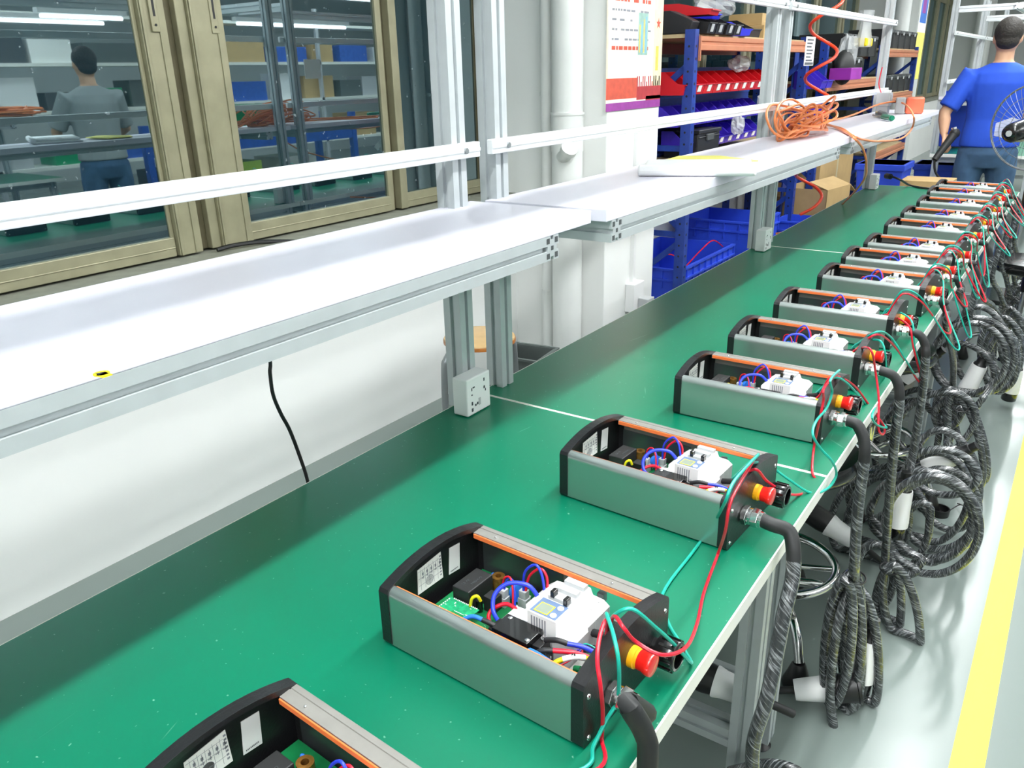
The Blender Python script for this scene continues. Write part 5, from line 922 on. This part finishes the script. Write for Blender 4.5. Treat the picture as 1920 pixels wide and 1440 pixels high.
# ------------------------------------------------ people
def rings(pts,rad,n=14):
    P=[Vector(p) for p in pts]; out=[]; L_=len(P)
    for i,p in enumerate(P):
        t=(P[min(i+1,L_-1)]-P[max(i-1,0)]).normalized(); r=rad[i]; rx,ry=(r,r) if not isinstance(r,tuple) else r
        u=Vector((1,0,0)) if abs(t.x)<.8 else Vector((0,1,0)); u=(u-t*u.dot(t)).normalized(); v=t.cross(u)
        out.append([tuple(p+u*rx*math.cos(2*math.pi*k/n)+v*ry*math.sin(2*math.pi*k/n)) for k in range(n)])
    return out
def remesh(o,v,sm=3):
    m=o.modifiers.new('remesh','REMESH'); m.mode='VOXEL'; m.voxel_size=v; m.use_smooth_shade=True
    s=o.modifiers.new('smooth','SMOOTH'); s.iterations=sm; s.factor=.5
def person(loc,rz,label,shirt,pants,LA,RA,grip=None):
    r=empty('person',loc,rz,label,'person')
    b=MB()
    b.loft(rings([(0,0,.80),(0,0,.90),(0,.01,1.05),(0,.015,1.2),(0,.01,1.32),(0,0,1.40),(0,.0,1.45)],[(.15,.10),(.155,.10),(.135,.085),(.15,.095),(.155,.095),(.12,.07),(.06,.055)],18))
    b.loft(rings([(0,.0,1.40),(0,.01,1.47),(0,.02,1.53)],[.062,.056,.055]))
    b.ball((0,.015,1.60),.076,.094,.112,n=20,k=14)
    b.ball((0,.05,1.545),.055,.055,.05)
    b.ball((0,.115,1.585),.012,.018,.022); b.box(-.022,.022,.10,.112,1.538,1.546)
    for s in (-1,1): b.ball((s*.078,.01,1.59),.010,.020,.032); b.ball((s*.03,.098,1.61),.014,.01,.009)
    for s,A in ((-1,LA),(1,RA)):
        sh,el,wr,hd=[Vector(p) for p in A]
        b.loft(rings([Vector((s*.12,0,1.36)),sh+Vector((0,0,-.012)),(sh+el)/2,el,(el*2+wr)/3,wr],[.04,.045,.044,.038,.040,.026]))
        d=(hd-wr).normalized(); side=d.cross(Vector((0,0,1)));  side=side.normalized() if side.length>.1 else Vector((1,0,0)); nrm=side.cross(d)
        b.loft([[tuple(wr+d*t+side*a*w_+nrm*c*.014) for a,c in ((-1,-1),(1,-1),(1,1),(-1,1))] for t,w_ in ((-.01,.022),(.03,.036),(.085,.040))])
        for k in range(4):
            o_=side*(-.030+.020*k); ln=(.07,.078,.074,.058)[k]
            p0=wr+d*.075+o_; p1=p0+d*ln*.45+nrm*-.006; p2=p1+d*ln*.25+nrm*-.022; p3=p2-nrm*.022-d*.012
            b.loft(rings([p0,p1,p2,p3],[.0095,.009,.0085,.0075],8))
        sg=-1 if s<0 else 1
        t0=wr+d*.025-side*.03*sg; t1=t0+d*.03-side*.022*sg-nrm*.01; t2=t1+d*.028-nrm*.018
        b.loft(rings([t0,t1,t2],[.012,.0105,.009],8))
    for s in (-1,1):
        b.loft(rings([(s*.09,0,.86),(s*.105,.01,.66),(s*.11,.02,.48),(s*.115,.0,.30),(s*.12,-.01,.09)],[.085,.075,.052,.052,.036]))
        b.ball((s*.125,.05,.045),.045,.12,.04)
    o=b.build('body','skin',r); remesh(o,.0075,2)
    h=MB().ball((0,-.004,1.632),.086,.100,.094,n=22,k=14).ball((0,-.035,1.575),.070,.062,.055)
    h=h.build('hair','hair',r); remesh(h,.008,2)
    t=MB().loft(rings([(0,0,.905),(0,.0,.96),(0,.01,1.08),(0,.01,1.2),(0,.005,1.32),(0,0,1.385),(0,.0,1.425),(0,.0,1.445)],[(.185,.135),(.182,.13),(.168,.12),(.178,.128),(.190,.128),(.178,.105),(.11,.075),(.068,.062)],22))
    for s,A in ((-1,LA),(1,RA)):
        sh,el=Vector(A[0]),Vector(A[1]); t.loft(rings([Vector((s*.10,0,1.36)),sh,sh*.35+el*.65,sh*.12+el*.88],[.075,.072,.066,.068],16))
    o=t.build('shirt',shirt,r); remesh(o,.010,3)
    p=MB().loft(rings([(0,0,.78),(0,-.01,.86),(0,0,.95)],[(.165,.115),(.172,.13),(.16,.11)],20))
    for s in (-1,1): p.loft(rings([(s*.085,-.005,.88),(s*.10,.0,.74),(s*.108,.01,.62),(s*.113,.02,.48),(s*.118,.005,.3),(s*.12,-.01,.06)],[.098,.096,.084,.070,.066,.066],16))
    o=p.build('trousers',pants,r); remesh(o,.010,3)
    for s in (-1,1): MB().loft(rings([(s*.125,-.05,.05),(s*.125,.04,.05),(s*.125,.13,.04),(s*.125,.17,.03)],[(.04,.045),(.045,.045),(.045,.035),(.03,.022)])).build('shoe','black_matte',r,smooth=True)
    return r
pm=person((-.575,6.60,0),.12,'person in blue T-shirt and jeans standing with their back to us, holding a black tool','shirt_blue','denim',
  ((-.175,0,1.37),(-.30,-.05,1.13),(-.285,-.10,.995),(-.25,-.11,.93)),((.175,0,1.37),(.27,.05,1.13),(.16,.22,1.06),(.12,.30,1.06)))
tl=empty('power_screwdriver',(-.84,6.40,.95),0,'black handheld power tool with cord in the person\'s left hand','power tool')
d0=Vector([-0.778, 6.46, 0.997])-tl.location; d1=Vector([-0.861, 6.34, 0.828])-tl.location
MB().cyl(d0,d0*.5+d1*.5,.030,.024,n=16).cyl(d0*.5+d1*.5,d1,.024,.020,n=16).ball(d0,.034).build('body','black_matte',tl,smooth=True)
MB().cyl(d0+Vector((-.004,0,.02)),d0+Vector((-.01,-.0,.04)),.018,n=12).build('ring','chrome',tl)
MB().tube([d1,d1+Vector((.02,.02,-.09)),d1+Vector((.10,.05,-.17)),d1+Vector((.2,.1,-.27)),d1+Vector((.32,.2,-.4))],.008,n=8).build('cord','wire_black',tl,smooth=True)
# pedestal fan
fn=empty('pedestal_fan',(-.335,6.02,0),0,'black pedestal fan at the right photo edge, seen from behind its motor','fan')
c=Vector((-.01,.0,1.055)); dr=Vector((.36,.93,.06)).normalized()
MB().cyl((.07,-.02,0),(.07,-.02,.03),.2,n=36).build('base','black_gloss',fn,smooth=True,bevel=.006)
MB().cyl((.07,-.02,.02),(.07,-.02,.72),.0125,n=14).build('tube','chrome',fn,smooth=True)
MB().cyl((.075,-.02,.55),(.075,-.02,.98),.026,.024,n=18).ball((.075,-.02,.98),.035).build('pole','black_gloss',fn,smooth=True)
mt=MB().lathe([(.0,-.09),(.03,-.088),(.05,-.075),(.058,-.05),(.064,.02),(.07,.10),(.066,.135),(.0,.14)],c-dr*.10,dr,n=28).build('motor','black_gloss',fn,smooth=True)
MB().cyl(c-dr*.192,c-dr*.186,.018,n=16).build('motor_knob','plastic_grey',mt)
q_=dr.to_track_quat('Z','Y').to_matrix(); ctr=c+dr*.06
mb=MB()
for rad,off in ((.26,.05),(.258,.06),(.19,.015),(.12,-.002),(.06,-.01)): mb.tube([ctr+q_@Vector((rad*math.cos(k*math.pi/14),rad*math.sin(k*math.pi/14),off)) for k in range(28)],.0022 if rad<.25 else .004,n=5,closed=True,sub=2)
for k in range(44):
    a=2*math.pi*k/44; u=Vector((math.cos(a),math.sin(a),0)); mb.tube([ctr+q_@(u*.055+Vector((0,0,-.012))),ctr+q_@(u*.16+Vector((0,0,.002))),ctr+q_@(u*.24+Vector((0,0,.03))),ctr+q_@(u*.26+Vector((0,0,.055)))],.0011,n=4,sub=3)
mb.build('guard','steel_grey',fn)
mb=MB()
for k in range(3):
    T=Matrix.Translation(ctr+dr*.05)@q_.to_4x4()@Matrix.Rotation(2*math.pi*k/3,4,'Z')@Matrix.Rotation(.45,4,'X'); mb.prism([(.03,-.03),(.12,-.08),(.22,-.06),(.235,.02),(.15,.06),(.03,.03)],'z',-.0015,.0015,T=T)
mb.build('blade','film',fn)
# ------------------------------------------------ across the aisle: what the window mirrors
for k,(y,l) in enumerate(((1.45,'workbench across the aisle, opposite the nearest bench'),(3.45,'workbench across the aisle, where the person in grey works'),(-.55,'workbench across the aisle, behind the camera'))):
    o=copy_tree(b1); o.location=(2.25,y,0); o.rotation_euler=(0,0,math.pi); o['label']=l; o['group']='workbenches across the aisle'
person((1.30,3.5,0),-1.45,'person in grey shirt facing the far side, mirrored in the near window','shirt_grey','denim',
  ((-.175,0,1.37),(-.26,.10,1.12),(-.20,.32,1.04),(-.18,.40,1.02)),((.175,0,1.37),(.26,.12,1.12),(.18,.33,1.04),(.16,.41,1.02)))
rr=random.Random(9); pts=[]
for k in range(16):
    for j in range(8):
        a=2*math.pi*j/8; pts.append((2.55-.2+rr.uniform(-.05,.05)+.10*math.cos(a),3.0+rr.uniform(-.15,.15)+.5*math.sin(a),1.21+.03*abs(math.sin(a*2+k))+.004*k))
o=MB().tube(pts,.008,n=6,sub=4).build('extension_cord','hose_orange',smooth=True); tag(o,'dull orange cord heap on the shelf across the aisle, mirrored in the window','cord')
rk=empty('low_rack',(1.5,0,0),0,'low bright blue rack across the aisle, mirrored in the second pane','shelving rack')
for x,y in ((0,4.0),(0,6.4),(.55,4.0),(.55,6.4)): MB().box(x-.03,x+.03,y-.03,y+.03,0,1.12).build('upright','rack_blue_light',rk)
for z in (.35,.86):
    MB().box(-.02,.02,4.03,6.37,z,z+.09).build('beam','rack_blue_light',rk); MB().box(-.02,.57,4.0,6.4,z+.09,z+.11).build('shelf_board','wood_board',rk)
for i,(y,z,m) in enumerate(((4.6,.98,'lime'),(5.2,.98,'pcb_green'),(5.8,.98,'plastic_grey'),(5.0,.47,'lime'),(5.7,.47,'lamp_clear'),(4.4,.47,'dark_grey'))): carton((1.8,y,z),.42,.46,.26,'%s box on the low blue rack across the aisle'%('lime green upper','dark green upper','grey upper','lime green lower','pale lower','dark lower')[i],m,tape=False)
hs=empty('high_shelf',(3.1,0,0),0,'long grey storage shelf across the aisle, mirrored in the window','shelf')
for y in (-.5,1.5,3.5,5.5,7.5,9.5): MB().box(-.02,.02,y-.02,y+.02,0,2.25).build('upright','plastic_grey',hs)
for z in (.7,1.2,1.62,2.05): MB().box(-.02,.4,-.5,9.5,z,z+.03).build('shelf_board','edge_cream',hs)
rr=random.Random(3); y=-.3; i=0
CL=['plastic_grey','dark_grey','wire_lightblue','paper_white','carton','bin_grey','pcb_light','black_matte','plastic_white','rack_blue_light']
CN=dict(zip(CL,['pale grey','charcoal','light blue','white','brown','grey green','green','black','glossy white','bright blue']))
for z in (.73,1.23,1.65):
    y=-.3; i=0
    while y<9:
        w_=rr.uniform(.3,.6); h_=rr.uniform(.16,.30); cc=rr.choice(CL); o=carton((3.3,y+w_/2,z),.3,w_,h_,'%s box on the %s board of the long shelf across the aisle, %d metres along'%(CN[cc],{.73:'lower',1.23:'middle',1.65:'upper'}[z],0),cc,tape=False,g='boxes on the long shelf across the aisle'); o['category']='box'; i+=1; o['label']='%s box across the aisle, number %d along the %s board of the long shelf'%(CN[cc],i,{.73:'lower',1.23:'middle',1.65:'upper'}[z]); y+=w_+rr.uniform(.02,.25)
def tube_lamp(x,y,z,L_,label,g):
    r=empty('tube_lamp',(x,y,z),0,label,'lamp',g); MB().box(-.035,.035,-L_/2,L_/2,.02,.06).build('housing','plastic_white',r); MB().cyl((0,-L_/2+.03,.0),(0,L_/2-.03,.0),.014,n=12).build('glow_tube','tube_glow',r); return r
for i,(x,y) in enumerate(LIGHTS): tube_lamp(x,y,2.64,1.3,'fluorescent tube lamp over the bench row, %s from its near end'%ordn[i],'tube lamps over the benches')
for x in (2.6,5.4):
    for y in (-2,2.5,7,11.5): tube_lamp(x,y,2.69,3.5,'long ceiling tube lamp %s across the aisle, %s m from the camera end'%('near' if x<3 else 'far',y+2),'ceiling tube lamps across the aisle')
for i,(x,y,L_) in enumerate(((2.0,3.05,.5),(2.0,3.95,.75),(2.0,6.2,1.5),(2.6,3.9,1.2),(2.0,8.3,1.2))): tube_lamp(x,y,1.97,L_,'%s tube lamp over the benches across the aisle, mirrored in the window'%ordn[i],'tube lamps across the aisle')
